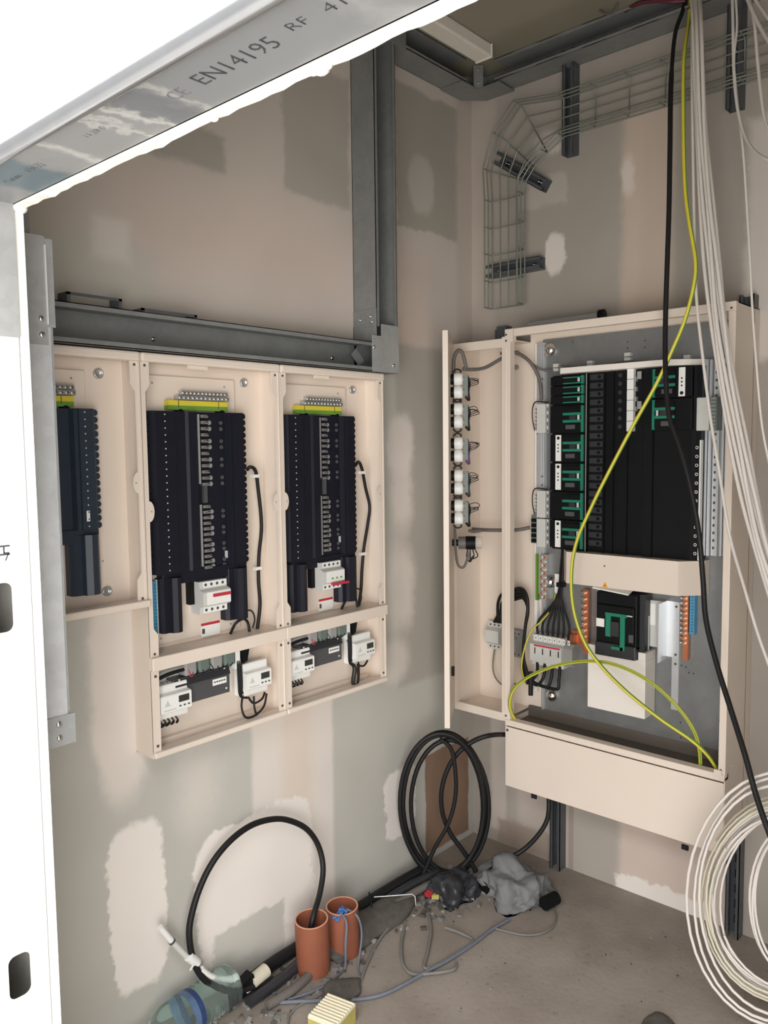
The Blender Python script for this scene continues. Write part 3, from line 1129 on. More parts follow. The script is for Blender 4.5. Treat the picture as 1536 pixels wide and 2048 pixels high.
    for r, (z0, z1, u0) in enumerate(((1.679, 1.690, e0 + .03), (1.692, 1.703, e0 + .045))):
        b.bx(u0, e1 + .006, .012, .034 - .006 * r, z0, z1, ZINC)
        nn = 12
        for i in range(nn):
            u = u0 + (i + .5) * (e1 + .006 - u0) / nn
            b.disc((u, -.034 + .006 * r, (z0 + z1) / 2), (0, -1, 0), .0036, .0025, STEEL, 8)
            b.disc((u, -.0366 + .006 * r, (z0 + z1) / 2), (0, -1, 0), .0018, .0004, DGREY, 6)
    t.part('earth_bar', b, eb)
    for u in (e0 + .035, e1 - .02):
        b = MB()
        b.tube([(u, -.012, zp1 - .002), (u, -.036, zp1 - .002)], .009, BLACK, 12)
        t.part('pan_lug', b, pan)
    if not meters:
        return t
    # four pole isolator
    i0, i1, iz = X + .170, X + .259, 1.113
    b = MB()
    b.prism([(.014, iz), (.052, iz), (.053, iz + .018), (.066, iz + .021), (.070, iz + .026), (.070, iz + .058), (.066, iz + .062), (.053, iz + .066), (.052, iz + .086),
             (.014, iz + .086)], 'u', i0, i1, LGREY)
    b.bx(i0 + .012, i1 - .0005, .0525, .0532, iz + .001, iz + .017, WHITE)
    b.bx(i0 + .012, i1 - .0005, .0525, .0532, iz + .069, iz + .085, WHITE)
    b.bx(i0 + .012, i1 - .0005, .0695, .0708, iz + .025, iz + .059, WHITE)
    for k in range(4):
        u = i0 + .020 + .0185 * k
        for z in (iz + .009, iz + .077):
            b.disc((u, -.0532, z), (0, -1, 0), .0042, .0006, DGREY, 10)
    iso = t.part('isolator', b, None, 'four pole white isolator')
    b = MB()
    if toggle_up:
        b.bx(i0 + .030, i1 - .002, .070, .0745, iz + .045, iz + .053, RED)
    else:
        b.bx(i0 + .030, i1 + .006, .070, .084, iz + .016, iz + .023, RED)
        for k in range(3):
            u = i0 + .036 + .0185 * k
            b.bx(u - .004, u + .004, .0708, .0713, iz + .034, iz + .039, GRN)
    t.part('toggle', b, iso, 'red toggle bar')
    # neutral bar and label
    b = MB()
    if blue:
        b.bx(X + .040, X + .056, .004, .030, 1.078, 1.216, BLUE)
        for i in range(14):
            b.bx(X + .050, X + .053, .030, .0305, 1.085 + .0092 * i, 1.088 + .0092 * i, DGREY)
        b.bx(X + .058, X + .072, .004, .024, 1.075, 1.218, WHITE)
    else:
        b.bx(X + .052, X + .060, .004, .026, 1.082, 1.205, WHITE)
    t.part('neutral_bar', b, None, 'blue neutral bar with white strip' if blue else 'white strip')
    b = MB()
    b.bx(X + .20, X + .262, .012, .0125, 1.040, 1.076, PAPER)
    b.bx(X + .20, X + .262, .0125, .0128, 1.070, 1.077, RED)
    b.bx(X + .203, X + .212, .0125, .0128, 1.048, 1.062, DGREY)
    t.part('warning_sticker', b)
    # supply cable at the right
    b = MB()
    b.tube(cat(cable, 6), .0052, BCABLE, 8)
    cb = t.part('supply_cable', b)
    for p in straps:
        b = MB()
        b.obox((p[0] - .004, p[1] - .002, p[2]), (1, 0, 0), (0, 1, 0), (0, 0, 1), .022, .014, .009, WHITE)
        t.part('cable_clip', b, cb)
    # meter compartment
    b = MB()
    b.bx(X + .088, X + .268, .008, .043, .878, .952, DGREY, .002)
    b.prism([(.043, .932), (.050, .932), (.043, .950)], 'u', X + .09, X + .266, BLACK2)
    for u, z in ((X + .105, .948), (X + .250, .948), (X + .255, .892), (X + .11, .892)):
        b.disc((u, -.043, z), (0, -1, 0), .0028, .0012, WHITE, 8)
    dv = t.part('junction_module', b, None, 'dark grey junction module')
    b = MB()
    b.bx(X + .210, X + .256, .0435, .044, .908, .925, PAPER)
    for i in range(5):
        b.bx(X + .214 + .008 * i, X + .220 + .008 * i, .044, .0443, .915, .919, DGREY)
    t.part('paper_label', b, dv)
    b = MB()
    b.bx(X + .03, X + .30, .003, .008, .868, .985, WHITE)
    t.part('module_plate', b)
    for k in range(4):
        b = MB()
        u = X + .115 + .042 * k
        b.bx(u, u + .038, .010, .058, .957, .999, GREYGRN if k % 2 else MGREY, .006)
        b.bx(u + .038, u + .042, .014, .050, .957, .999, BLACK)
        t.part('current_transformer', b, None, 'grey current transformer')
    meter(t, X + .032, X + .125, .856, .946)
    meter(t, X + .307, X + .396, .853, .946)
    b = MB()
    rr = random.Random(int(-X * 100))
    b.tube(cat([(X + .006, -.05, .955), (X + .05, -.055, .972), (X + .11, -.05, .976), (X + .17, -.045, .972)], 5), .005, BCABLE, 7)
    b.tube(cat([(X + .006, -.045, .965), (X + .06, -.05, .982), (X + .12, -.045, .982)], 5), .005, MGREY, 7)
    for k in range(9):
        u = X + .135 + .016 * k
        b.tube(cat([(u, -.052, .974), (u + .004, -.058, .962), (u + rr.uniform(-.01, .01), -.054, .955), (u + .012, -.046, .963)], 4), .0016, BCABLE, 6)
    b.tube(cat([(X + .125, -.058, .974), (X + .128, -.062, .958), (X + .137, -.060, .957), (X + .14, -.054, .972)], 4), .0016, RED, 6)
    t.part('module_wiring', b, None, 'black module wiring')
    b = MB()
    for k in range(3):
        b.tube(cat([(X + .285 + .006 * k, -.03, .985), (X + .290 + .006 * k, -.048, .96), (X + .292 + .006 * k, -.05, .91), (X + .30 + .005 * k, -.045, .86), (X + .33, -.04, .845)], 4), .0032, BCABLE, 6)
    for pts in loops:
        b.tube(cat([(X + p[0], -p[1], p[2]) for p in pts], 6), .0032, BCABLE, 6)
    t.part('meter_wiring', b, None, 'black meter wiring')
    b = MB()
    for k in range(5):
        u = X + .04 + .012 * k
        b.tube(cat([(u, -.045, .858), (u + .006, -.05, .845), (u - .008 + .012 * k * .3, -.04, .836), (u + .018, -.03, .842)], 4), .002, BCABLE, 6)
    t.part('meter_leads', b, None, 'short black meter leads')
    b = MB()
    b.bx(X + .283, X + .300, .01, .05, .94, .999, WHITE)
    b.bx(X + .258, X + .283, .01, .045, .955, .999, BLACK)
    b.prism([(X + .302, .999), (X + .336, .999), (X + .326, .955), (X + .312, .950)], 'd', .02, .05, BLACK)
    t.part('cable_entry', b)
    b = MB()
    b.tube(cat([(X + .315, -.018, 1.09), (X + .345, -.045, 1.095), (X + .355, -.05, 1.07), (X + .347, -.05, 1.045)], 5), .0025, BCABLE, 6)
    b.tube(cat([(X + .29, -.02, 1.03), (X + .295, -.04, 1.065), (X + .32, -.045, 1.075), (X + .335, -.045, 1.06), (X + .335, -.05, 1.036)], 5), .004, BCABLE, 6)
    t.part('control_wiring', b)
    return t


XC = -1.482
panel_board('panel_board', XC - .44, 'short cream panel board half hidden behind the doorway trunking', 1.165, (1.365, 1.648), meters=False)
cab = [a1(494, 940, .035), a1(501, 934, .045), a1(511, 942, .045), a1(516, 975, .035), a1(523, 1050, .03), a1(518, 1110, .03), a1(517, 1160, .03), a1(520, 1210, .03), a1(514, 1262, .03)]
panel_board('panel_board', XC, 'middle cream panel board with a blue neutral bar and two white meters', .776, (1.233, 1.648), True, True, True, cab,
            [[(.31, .045, .86), (.297, .055, .83), (.305, .06, .80), (.335, .06, .795), (.375, .055, .81), (.392, .05, .845)],
             [(.325, .05, .85), (.34, .055, .83), (.37, .055, .835), (.385, .05, .85)],
             [(.345, .05, .848), (.338, .06, .82), (.345, .06, .795)]], [a1(511, 952, .04), a1(516, 1136, .03)])
cab = [a1(710, 932, .03), a1(717, 924, .045), a1(724, 938, .045), a1(731, 975, .035), a1(739, 1012, .03), a1(736, 1045, .03), a1(728, 1095, .03), a1(724, 1140, .03), a1(722, 1180, .03), a1(716, 1222, .03)]
panel_board('panel_board', XC + .44, 'right-hand cream panel board nearest the room corner, isolator toggle thrown down', .776, (1.216, 1.648), False, True, False, cab,
            [[(.30, .045, .86), (.302, .06, .845), (.295, .06, .80), (.31, .06, .785), (.325, .06, .80), (.328, .06, .845), (.335, .05, .855)],
             [(.305, .045, .86), (.308, .065, .845), (.30, .065, .80), (.312, .065, .79), (.322, .06, .81), (.322, .06, .85)],
             [(.33, .05, .848), (.36, .05, .838), (.385, .045, .85)]], [a1(724, 945, .04), a1(726, 1107, .03)])


# ------------------------------------------------------------------ large panelboard on the back wall
ED, EB = 0.209, 0.045        # front and back distance from the wall
UL, UM, UR = 0.066, 0.288, 1.043
t = T('panelboard', 'large cream open panelboard full of black breakers on the back wall', 'electrical panel', (.55, 0, .35), 2)
PBT = t
b = MB()
b.bx(UM, UR, EB, EB + .003, .35, 1.943, CREAM)
b.bx(UR - .003, UR, .002, ED - .001, .35, 1.943, CREAM)
b.bx(UM, UR, .002, EB, 1.941, 1.943, CREAM)
b.bx(UM, UM + .003, EB, ED - .001, .35, .58, CREAM)
b.bx(UM, UR, EB, ED - .001, 1.940, 1.943, CREAM)
t.part('enclosure', b)
b = MB()
b.bx(UL, UM, EB, EB + .003, .590, 1.914, CREAM)
b.bx(UL, UL + .003, EB, ED - .001, .590, 1.914, CREAM)
b.bx(UL, UM, EB, ED - .001, 1.911, 1.914, CREAM)
b.bx(UL, UM, EB, ED - .001, .590, .593, CREAM)
for z in (1.80, 1.71, 1.5, 1.28, 1.0, .9, .7):
    b.disc((.20, -EB - .003, z), (0, -1, 0), .003, .0006, MGREY, 8)
b.disc((.232, -EB - .003, 1.83), (0, -1, 0), .010, .006, ZINC, 12)
b.disc((.20, -EB - .003, .70), (0, -1, 0), .010, .006, ZINC, 12)
t.part('side_compartment', b)
b = MB()
b.bx(UL, UM - .014, ED - .012, ED, 1.884, 1.914, CREAM)
b.bx(UL, UM - .014, ED - .012, ED, .578, .607, CREAM)
b.bx(UL, UL + .012, ED - .012, ED, .607, 1.884, CREAM)
t.part('side_frame', b)
b = MB()
b.bx(UM - .016, UM + .018, ED - .03, ED, .578, 1.920, CREAM, .002)
b.bx(UM - .002, UM + .001, ED - .001, ED + .004, .62, 1.88, CREAM)
b.bx(UM - .002, UM + .03, ED - .02, ED + .001, 1.90, 1.943, CREAM)
for z in (1.925, 1.905, .60):
    b.disc((UM + .003, -ED - .001, z), (0, -1, 0), .004, .001, DGREY, 8)
t.part('divider_stile', b)
b = MB()
b.bx(UM + .031, UR + .0006, ED - .02, ED, 1.918, 1.9436, CREAM, .002)
t.part('top_rail', b)
b = MB()
b.bx(UR - .020, UR + .0006, ED - .02, ED + .0004, .575, 1.9185, CREAM, .002)
for z in (1.925, .60):
    b.disc((UR - .012, -ED, z), (0, -1, 0), .0035, .001, DGREY, 8)
for z in (1.90, 1.18, .60):
    b.disc((UR, -ED + .015 + .04 * (z < 1.5), z), (1, 0, 0), .004, .001, LGREY, 8)
t.part('right_stile', b)
b = MB()
b.bx(UM, UR, ED - .03, ED + .004, .566, .588, CREAM, .003)
b.bx(UM + .001, UR - .002, ED - .001, ED + .0015, .347, .562, CREAM, .001)
b.bx(UR - .03, UR - .008, ED, ED + .006, .575, .60, CREAM)
cover = t.part('bottom_cover', b, None, 'wide cream cover plate')
b = MB()
for px, py in ((1068, 1591), (1370, 1693)):
    u, z = q2(px, py, ED)
    b.bx(u - .010, u + .010, ED - .004, ED + .003, z - .010, z + .004, DARK)
b.disc((UM + .010, -ED - .0015, .55), (0, -1, 0), .005, .0015, DGREY, 10)
t.part('cover_clip', b, cover)
for z in (1.0,):
    pass
b = MB()
b.bx(UM + .004, UR - .004, .062, ED - .031, .560, .563, DARKFILL)  # dark plate added to darken the open bottom of the enclosure
b.bx(UM + .004, UR - .004, EB + .004, .062, .540, .600, DARKFILL)
t.part('added_dark_plate', b, None, 'added dark brown plate')
b = MB()
b.bx(.345, UR - .03, EB + .003, .060, .585, 1.916, PLATE)
for (px, py) in ((1255, 684), (1255, 696), (1290, 681), (1290, 695), (1146, 684), (1363, 1331), (1372, 1334), (1378, 1345), (1387, 1347), (1441, 1404), (1439, 1441), (1447, 1255), (1361, 1445), (1362, 1475)):
    u, z = q2(px, py, .06)
    b.disc((u, -.06, z), (0, -1, 0), .0026, .0006, BLACK2, 8)
bp = t.part('back_plate', b, None, 'grey galvanised back plate')
for (px, py) in ((1102, 700), (1101, 1163), (1105, 1390)):
    u, z = q2(px, py, .062)
    b = MB()
    b.lathe([(.022, 0), (.0235, .004), (.022, .011), (.017, .018), (.009, .023), (.0005, .024)], (u, -.060, z), (0, -1, 0), CHROME, 16)
    t.part('domed_plug', b, bp, 'shiny domed plug')
# left edge rail with terminal boxes
b = MB()
b.bx(.330, .350, .05, .075, 1.02, 1.905, ALU)
b.bx(.352, .3565, .05, .070, .60, 1.905, ALU)
b.bx(.318, .330, .05, .066, .66, 1.905, WHITE)
for z in (1.78, 1.44, 1.41, 1.30):
    b.disc((.352, -.075, z), (0, -1, 0), .003, .001, DGREY, 8)
t.part('side_rail', b, None, 'pale metal side rail')
for (ya, yb) in ((808, 866), (981, 1036), (1037, 1095)):
    b = MB()
    u0, z1 = q2(1073, ya, .10)
    u1, z0 = q2(1090, yb, .10)
    b.bx(u0, u1, .06, .10, z0, z1, LGREY, .002)
    b.bx(u1, u1 + .012, .06, .092, z0, z1, MGREY)
    for i in range(8):
        z = z0 + (i + .5) * (z1 - z0) / 8
        b.bx(u1 + .003, u1 + .008, .092, .0925, z - .003, z + .003, WHITE if i % 2 else DGREY)
    tb = t.part('terminal_box', b, None, 'grey terminal box')
    if ya != 1037:
        b = MB()
        for i in range(6):
            z = z1 - .012 - i * (z1 - z0) / 7.5
            b.tube(cat([(u0 + .001, -.085, z), (u0 - .010, -.088, z - .004), (u0 - .006, -.08, z - .016), (u0 - .012, -.075, z - .026)], 4), .0016, PURPLE if ya == 808 else DGREY, 6)
        b.tube(cat([(u1 + .005, -.09, z1 + .004), (u0, -.10, z1 + .008), (u0 - .018, -.095, z1 - .01), (u0 - .022, -.09, z1 - .05), (u0 - .016, -.085, z0 + .01)], 5), .0022, BCABLE, 6)
        t.part('terminal_wires', b, tb)
    else:
        b = MB()
        b.bx(u0 - .030, u0 - .002, .06, .085, z0 + .01, z1 + .01, GREYGRN)
        for i in range(5):
            b.bx(u0 - .026, u0 - .010, .085, .093, z0 + .014 + .018 * i, z0 + .026 + .018 * i, BLACK)
        t.part('plug_connector', b, tb)
# right side: aluminium profile rail and box
b = MB()
ua, _ = q2(1406, 900, .08)
ub, zz = q2(1441, 1113, .08)
zt = 1.80
for i, (f0, f1, d) in enumerate(((0, .14, .085), (.17, .24, .09), (.28, .34, .082), (.38, .44, .09), (.5, .72, .078), (.76, .82, .084), (.9, 1.0, .075))):
    b.bx(ua + f0 * (ub - ua), ua + f1 * (ub - ua), .06, d, zz, zt, ALU)
b.bx(ua, ub, .06, .072, zz, zt, MGREY)
for i in range(24):
    z = zz + .02 + i * (zt - zz - .04) / 24
    b.bx(ua + .55 * (ub - ua), ua + .66 * (ub - ua), .078, .0785, z, z + .008, DGREY)
b.bx(ub, UR - .035, .06, .066, zz, zt, ALU)
t.part('busbar_profile', b, None, 'ribbed aluminium profile')
b = MB()
u0, z1 = q2(1393, 795, .12)
u1, z0 = q2(1417, 861, .12)
b.bx(u0, u1, .07, .12, z0, z1, LGREY, .003)
b.bx(u1, u1 + .022, .07, .115, z0, z1, GREYGRN)
for i in range(9):
    b.bx(u1 + .004, u1 + .018, .115, .117, z0 + .004 + i * (z1 - z0) / 9, z0 + .009 + i * (z1 - z0) / 9, MGREY)
t.part('terminal_box', b, None, 'grey terminal box')

# breaker pan
BD = .14
uA, uB = .418, .920
zB, zT = 1.196, 1.782
b = MB()
prof = [(uA, .06), (uA, .118), (uA + .012, .125), (.545, .125), (.547, .131), (.553, .131), (.554, .118), (.607, .118), (.608, .126), (.612, .126), (.613, .118), (.628, .118), (.63, .124), (.642, .124),
        (.644, .118), (.652, .118), (.655, .124), (.690, .124), (.692, .118), (.740, .118), (.745, .129), (.775, .129), (.778, .122), (.895, .122), (.905, .115), (uB, .115), (uB, .06)]
b.prism(prof, 'z', zB, zT, BLACK)
b.bx(.5485, .5515, .131, .1315, zB, zT, MGREY)
pan = t.part('breaker_pan', b)
b = MB()
for i in range(21):                # ladder of blanked ways
    z = zB + .02 + i * .0272
    b.bx(.557, .604, .112, .1205, z, z + .018, BLACK2)
    b.disc((.590, -.1205, z + .009), (0, -1, 0), .006, .001, BLACK, 10)
t.part('blanked_ways', b, pan)
b = MB()
for i in range(21):
    z = zB + .02 + i * .0272
    if z > 1.58:
        b.disc((.665, -.124, z + .009), (0, -1, 0), .007, .002, BLACK2, 10)
t.part('terminal_row', b, pan)
b = MB()
u0, _ = q2(1252, 800, BD)
u1, _ = q2(1265, 800, BD)
za = q2(1258, 737, BD)[1]
zb = q2(1258, 863, BD)[1]
n = 6
for i in range(n):
    z0 = zb + (za - zb) * i / n
    b.bx(u0, u1, .118, .134, z0 + .0008, zb + (za - zb) * (i + 1) / n - .0008, WHITE)
t.part('white_blanking_strip', b, pan)
b = MB()
for i in range(20):
    z = zB + .02 + i * .0268
    if z > 1.55:
        continue
    b.disc((.908, -.115, z), (0, -1, 0), .0050, .0008, WHITE, 8)
    b.disc((.908, -.1158, z), (0, -1, 0), .0030, .0004, BLACK, 8)
b.bx(.917, .9215, .1, .118, zB, 1.56, WHITE)
t.part('hole_strip', b, pan)
b = MB()
for (px, py) in ((1276, 750), (1276, 810)):
    u, z = q2(px, py, BD)
    b.bx(u - .007, u + .007, .129, .131, z - .012, z + .012, MGREY)
for k in range(5):
    u, z = q2(1268, 757 + 20 * k, BD)
    b.bx(u - .003, u + .003, .118, .131, z - .008, z + .006, MGREY)
t.part('phase_labels', b, pan)


def breaker(u0, u1, z0, z1, flip=False, white=False, single_pole=False):
    b = MB()
    b.bx(u0, u1, .118, .136, z0 + .001, z1 - .001, BLACK, .0015)
    w, h = u1 - u0, z1 - z0
    S = (lambda f: u1 - f * w) if flip else (lambda f: u0 + f * w)
    b.bx(S(.42), S(.93), .136, .142, z0 + h * .10, z1 - h * .10, BLACK)
    o = t.part('circuit_breaker', b, pan)
    g = MB()
    if single_pole:
        g.bx(S(.92), S(.985), .136, .1425, z0 + h * .05, z1 - h * .05, GREEN)
        for zz in (z0 + h * .18, z1 - h * .22):
            g.bx(S(.40), S(.92), .142, .1432, zz - .0018, zz + .0018, GREEN)
        g.bx(S(.82), S(.88), .142, .1425, z0 + h * .3, z0 + h * .7, LGREY)
    else:
        g.bx(S(.92), S(.985), .136, .1425, z0 + h * .03, z1 - h * .03, GREEN)
        for zz in (z0 + h * .42, z0 + h * .68):
            g.bx(S(.40), S(.92), .142, .1438, zz - .0042, zz + .0042, GREEN)
        g.bx(S(.60), S(.78), .142, .1445, z0 + h * .46, z0 + h * .64, BLACK2)
        g.bx(S(.82), S(.88), .142, .1428, z0 + h * .46, z0 + h * .64, LGREY)
        g.bx(S(.48), S(.75), .142, .1424, z0 + h * .14, z0 + h * .29, DGREY)
    o2 = t.part('green_surround', g, o, 'green toggle surround')
    if white:
        g = MB()
        g.bx(S(.17), S(.33), .136, .1385, z0 + h * .03, z1 - h * .03, WHITE)
        g.disc(((S(.17) + S(.33)) / 2, -.1385, (z0 + h * .14) if flip else (z1 - h * .14)), (0, -1, 0), .0055, .0006, DARK, 10)
        for k in range(3):
            g.disc(((S(.17) + S(.33)) / 2, -.1385, z0 + h * (.38 + .12 * k)), (0, -1, 0), .0028, .0006, DARK, 8)
        t.part('terminal_cover', g, o, 'white terminal strip with black holes')
    return o


ul, ur = .420, .547
for ya, yb in ((751, 770), (770, 790), (790, 808)):
    breaker(ul, ur, q2(1140, yb, BD)[1], q2(1140, ya, BD)[1], single_pole=True)
for k, (ya, yb) in enumerate(((810, 866), (868, 924), (926, 982), (984, 1040), (1041, 1098))):
    breaker(ul, ur, q2(1140, yb, BD)[1], q2(1140, ya, BD)[1], white=k in (1, 2, 4))
for k, (ya, yb) in enumerate(((735, 796), (797, 861))):
    breaker(.776, .898, q2(1330, yb, BD)[1], q2(1330, ya, BD)[1], flip=True, white=k == 0)

# cream covers above and below the breakers
b = MB()
b.prism([(.440, .062), (.440, .110), (.470, .160), (.830, .160), (.885, .115), (.925, .07), (.925, .062)], 'z', 1.785, 1.803, CREAMW)
t.part('top_cover', b, None, 'pale cream strip')
b = MB()
b.prism([(.455, .062), (.455, .10), (.497, .160), (.875, .160), (.933, .10), (.933, .062)], 'z', 1.088, 1.194, CREAM)
lc = t.part('lower_cover', b)
b = MB()
u, z = q2(1210, 1170, .16)
b.prism([(u - .010, z - .008), (u + .010, z - .008), (u, z + .011)], 'd', .16, .1605, ORANGE)
b.prism([(u - .002, z - .004), (u + .002, z - .004), (u, z + .005)], 'd', .1605, .1608, DGREY)
t.part('warning_triangle', b, lc, 'orange warning triangle')
b = MB()
for (px, py) in ((1209, 1132),):
    u, z = q2(px, py, .16)
    b.disc((u, -.16, z), (0, -1, 0), .003, .0008, DGREY, 8)
t.part('cover_screw', b, lc)
b = MB()
for (px, py, s) in ((1112, 733, 1), (1180, 726, .8), (1255, 711, 1), (1374, 716, 1)):
    u, z = q2(px, py, .075)
    b.bx(u - .010, u + .010, .06, .078, z - .003 * s, z + .009 * s, LGREY)
    b.bx(u - .010, u + .010, .06, .078, z - .016 * s, z - .006 * s, LGREY)
t.part('wire_holders', b)
b = MB()
b.tube(cat([a2(1116, 731, .07), a2(1180, 734, .07), a2(1255, 722, .07), a2(1300, 724, .07), a2(1375, 722, .07)], 6), .0022, GCABLE, 6)
t.part('sense_wire', b)

# main switch
b = MB()
mu0, mu1, mz0, mz1 = .602, .742, .862, 1.072
b.bx(mu0, mu1, .075, .150, mz0 + .03, mz1, BLACK, .004)
b.bx(mu0, mu1, .075, .158, mz0, mz0 + .045, BLACK2, .004)
b.bx(mu0 + .006, mu1 - .006, .150, .160, mz0 + .05, mz1 - .04, BLACK, .002)
b.bx(mu1, mu1 + .016, .075, .128, mz0 + .02, mz1, BLACK2)
b.bx(mu0 - .03, mu0, .07, .09, mz0 + .03, mz1 + .005, MGREY)
ms = t.part('main_switch', b)
b = MB()
b.bx(mu0 + .038, mu0 + .112, .160, .1625, .998, 1.008, GREEN)
b.bx(mu0 + .040, mu0 + .058, .160, .1635, .93, 1.0, GREEN)
b.bx(mu0 + .090, mu0 + .106, .160, .1635, .89, 1.0, GREEN)
b.bx(mu0 + .060, mu0 + .10, .160, .1635, .890, .900, GREEN)
b.bx(mu0 + .060, mu0 + .088, .160, .170, .935, .982, BLACK2)
b.bx(mu0 + .108, mu0 + .130, .160, .161, 1.003, 1.007, LGREY)
t.part('green_surround', b, ms, 'green toggle surround')
b = MB()
b.bx(mu0 + .006, mu0 + .034, .160, .1606, .958, .985, PAPER)
b.bx(mu0 + .118, mu0 + .134, .160, .1603, .92, .945, DGREY)
b.bx(mu1 + .016, mu1 + .0165, .09, .10, .88, 1.0, LGREY)
t.part('rating_label', b, ms)
b = MB()
b.obox((mu0 + .05, -.13, mz1 + .012), (1, 0, -.08), (0, 1, .3), (0, 0, 1), .125, .05, .004, WHITE)
t.part('insulating_flap', b, ms, 'white paper flap')
b = MB()
b.bx(.568, .768, .062, .140, .674, .862, CREAMW, .002)
b.bx(.568, .603, .062, .140, .862, .888, CREAMW)
b.bx(.744, .768, .062, .140, .862, .888, CREAMW)
b.prism([(.66, .878), (.69, .878), (.69, .884), (.66, .884)], 'd', .140, .1406, YEL)
t.part('terminal_shroud', b, None, 'pale cream shroud box')
b = MB()
b.bx(.822, .844, .060, .064, .70, 1.05, ALU)
b.bx(.795, .822, .060, .062, .87, 1.05, ALU)
b.bx(.800, .803, .06, .125, .86, 1.05, ALU)
b.bx(.757, .80, .06, .085, .90, 1.05, LGREY)
b.bx(.757, .775, .085, .0856, .97, 1.04, PAPER)
for z in (1.035, .88, .85, .72):
    b.disc((.834, -.064, z), (0, -1, 0), .004, .002, DGREY, 8)
b.disc((.79, -.085, .945), (0, -1, 0), .005, .001, DARK, 10)
t.part('mounting_bracket', b, None, 'pale metal mounting bracket')
# copper earth and neutral bars
for (u0, u1, z0, z1, n, stub) in ((.508, .538, .835, 1.058, 8, True), (.851, .879, .872, 1.095, 11, False)):
    b = MB()
    b.bx(u0 + .012, u1, .068, .082, z0, z1, COPPER)
    if stub:
        b.bx(u0 - .035, u0 + .02, .066, .072, z0 + .02, z0 + .075, COPPER)
        b.bx(u0 - .045, u0 - .015, .07, .08, z0 - .02, z0 + .06, COPPER)
    bar = t.part('copper_bar', b)
    for i in range(n):
        b = MB()
        z = z1 - .012 - i * (z1 - z0 - .05) / n
        b.tube([(u0 + .014, -.075, z), (u0 + .002, -.077, z)], .0055, STEEL if i % 3 else COPPER, 10)
        b.disc((u0 + .016, -.082, z), (0, -1, 0), .0062, .007, STEEL, 10)
        b.disc((u0 + .016, -.089, z), (0, -1, 0), .0035, .002, COPPER, 8)
        t.part('bar_screw', b, bar, 'silver bar screw')
    if stub:
        for du in (-.04, -.022):
            b = MB()
            b.disc((u0 + du, -.08, z0 + .012), (0, -1, 0), .006, .006, STEEL, 10)
            t.part('bar_screw', b, bar, 'silver bar screw')
b = MB()
b.bx(.884, .899, .062, .085, .958, 1.105, BLUE)
for i in range(14):
    b.bx(.890, .895, .085, .0855, .966 + i * .0098, .970 + i * .0098, DGREY)
t.part('neutral_bar', b, None, 'blue neutral bar')
b = MB()
b.bx(.336, .342, .05, .09, 1.0, 1.165, GRN)
b.bx(.350, .378, .06, .085, 1.005, 1.165, ZINC)
for i in range(11):
    z = 1.013 + i * .0142
    for k in range(2):
        b.disc((.357 + .014 * k, -.085, z), (0, -1, 0), .0048, .003, COPPER if (i + k) % 2 else STEEL, 8)
t.part('earth_strip', b, None, 'copper screw earth strip')
# surge arrester with its wiring
b = MB()
s0, s1 = .338, .492
b.prism([(.06, .775), (.112, .775), (.112, .788), (.128, .792), (.128, .852), (.108, .858), (.108, .882), (.06, .882)], 'u', s0, s1 - .03, LGREY)
b.prism([(.06, .785), (.10, .785), (.115, .80), (.115, .85), (.10, .865), (.06, .865)], 'u', s1 - .03, s1 + .005, MGREY)
for k in range(8):
    u = s0 + .008 + .0185 * k
    b.bx(u, u + .009, .108, .1086, .862, .878, WHITE)
    b.bx(u + .003, u + .006, .1086, .109, .866, .874, DGREY)
for k in range(4):
    u = s0 + .018 + .031 * k
    b.bx(u, u + .004, .128, .1286, .818, .840, DARK)
sp_ = t.part('surge_arrester', b)
b = MB()
b.bx(s0 + .016, s1 - .035, .128, .1285, .845, .851, RED)
t.part('red_stripe', b, sp_)
b = MB()
for k in range(7):
    u = s0 + .012 + .02 * k
    b.tube(cat([(u, -.095, .878), (u + .006, -.10, .93), (.425 + .003 * k, -.095, 1.02), (.437 + .0015 * k, -.09, 1.12), (.440 + .001 * k, -.085, 1.19)], 6), .0042, BCABLE, 7)
b.bx(.428, .452, .08, .105, 1.06, 1.075, BLACK)
for k in range(4):
    u = s0 + .02 + .03 * k
    b.tube(cat([(u, -.11, .782), (u + .004, -.125, .74), (u - .03 + .008 * k, -.13, .706), (.325, -.125, .74 - .006 * k), (.306, -.12, .80), (.312, -.118, .90), (.322, -.116, .99 - .008 * k), (.300, -.11, 1.035 - .01 * k), (.255, -.10, 1.03 - .012 * k), (.205 - .012 * k * .3, -.09, .97), (.20 - .014 * (3 - k), -.085, .895)], 6), .0058, BCABLE, 8)
b.tube([(.343, -.13, .665), (.343, -.13, .75)], .0085, BCABLE, 10)
t.part('surge_wiring', b, sp_, 'black arrester cables')
b = MB()
pts = [a2(1112, 1180, .07), a2(1103, 1215, .09), a2(1085, 1240, .12), a2(1062, 1262, .15), a2(1048, 1300, .16), a2(1043, 1335, .16), a2(1050, 1365, .14)]
b.tube(cat(pts, 6), .0032, [YEL, YEL, GRN], 6)
t.part('earth_lead', b)
b = MB()
b.bx(.405, .425, .062, .075, 1.03, 1.10, WHITE)
t.part('cable_clip', b)
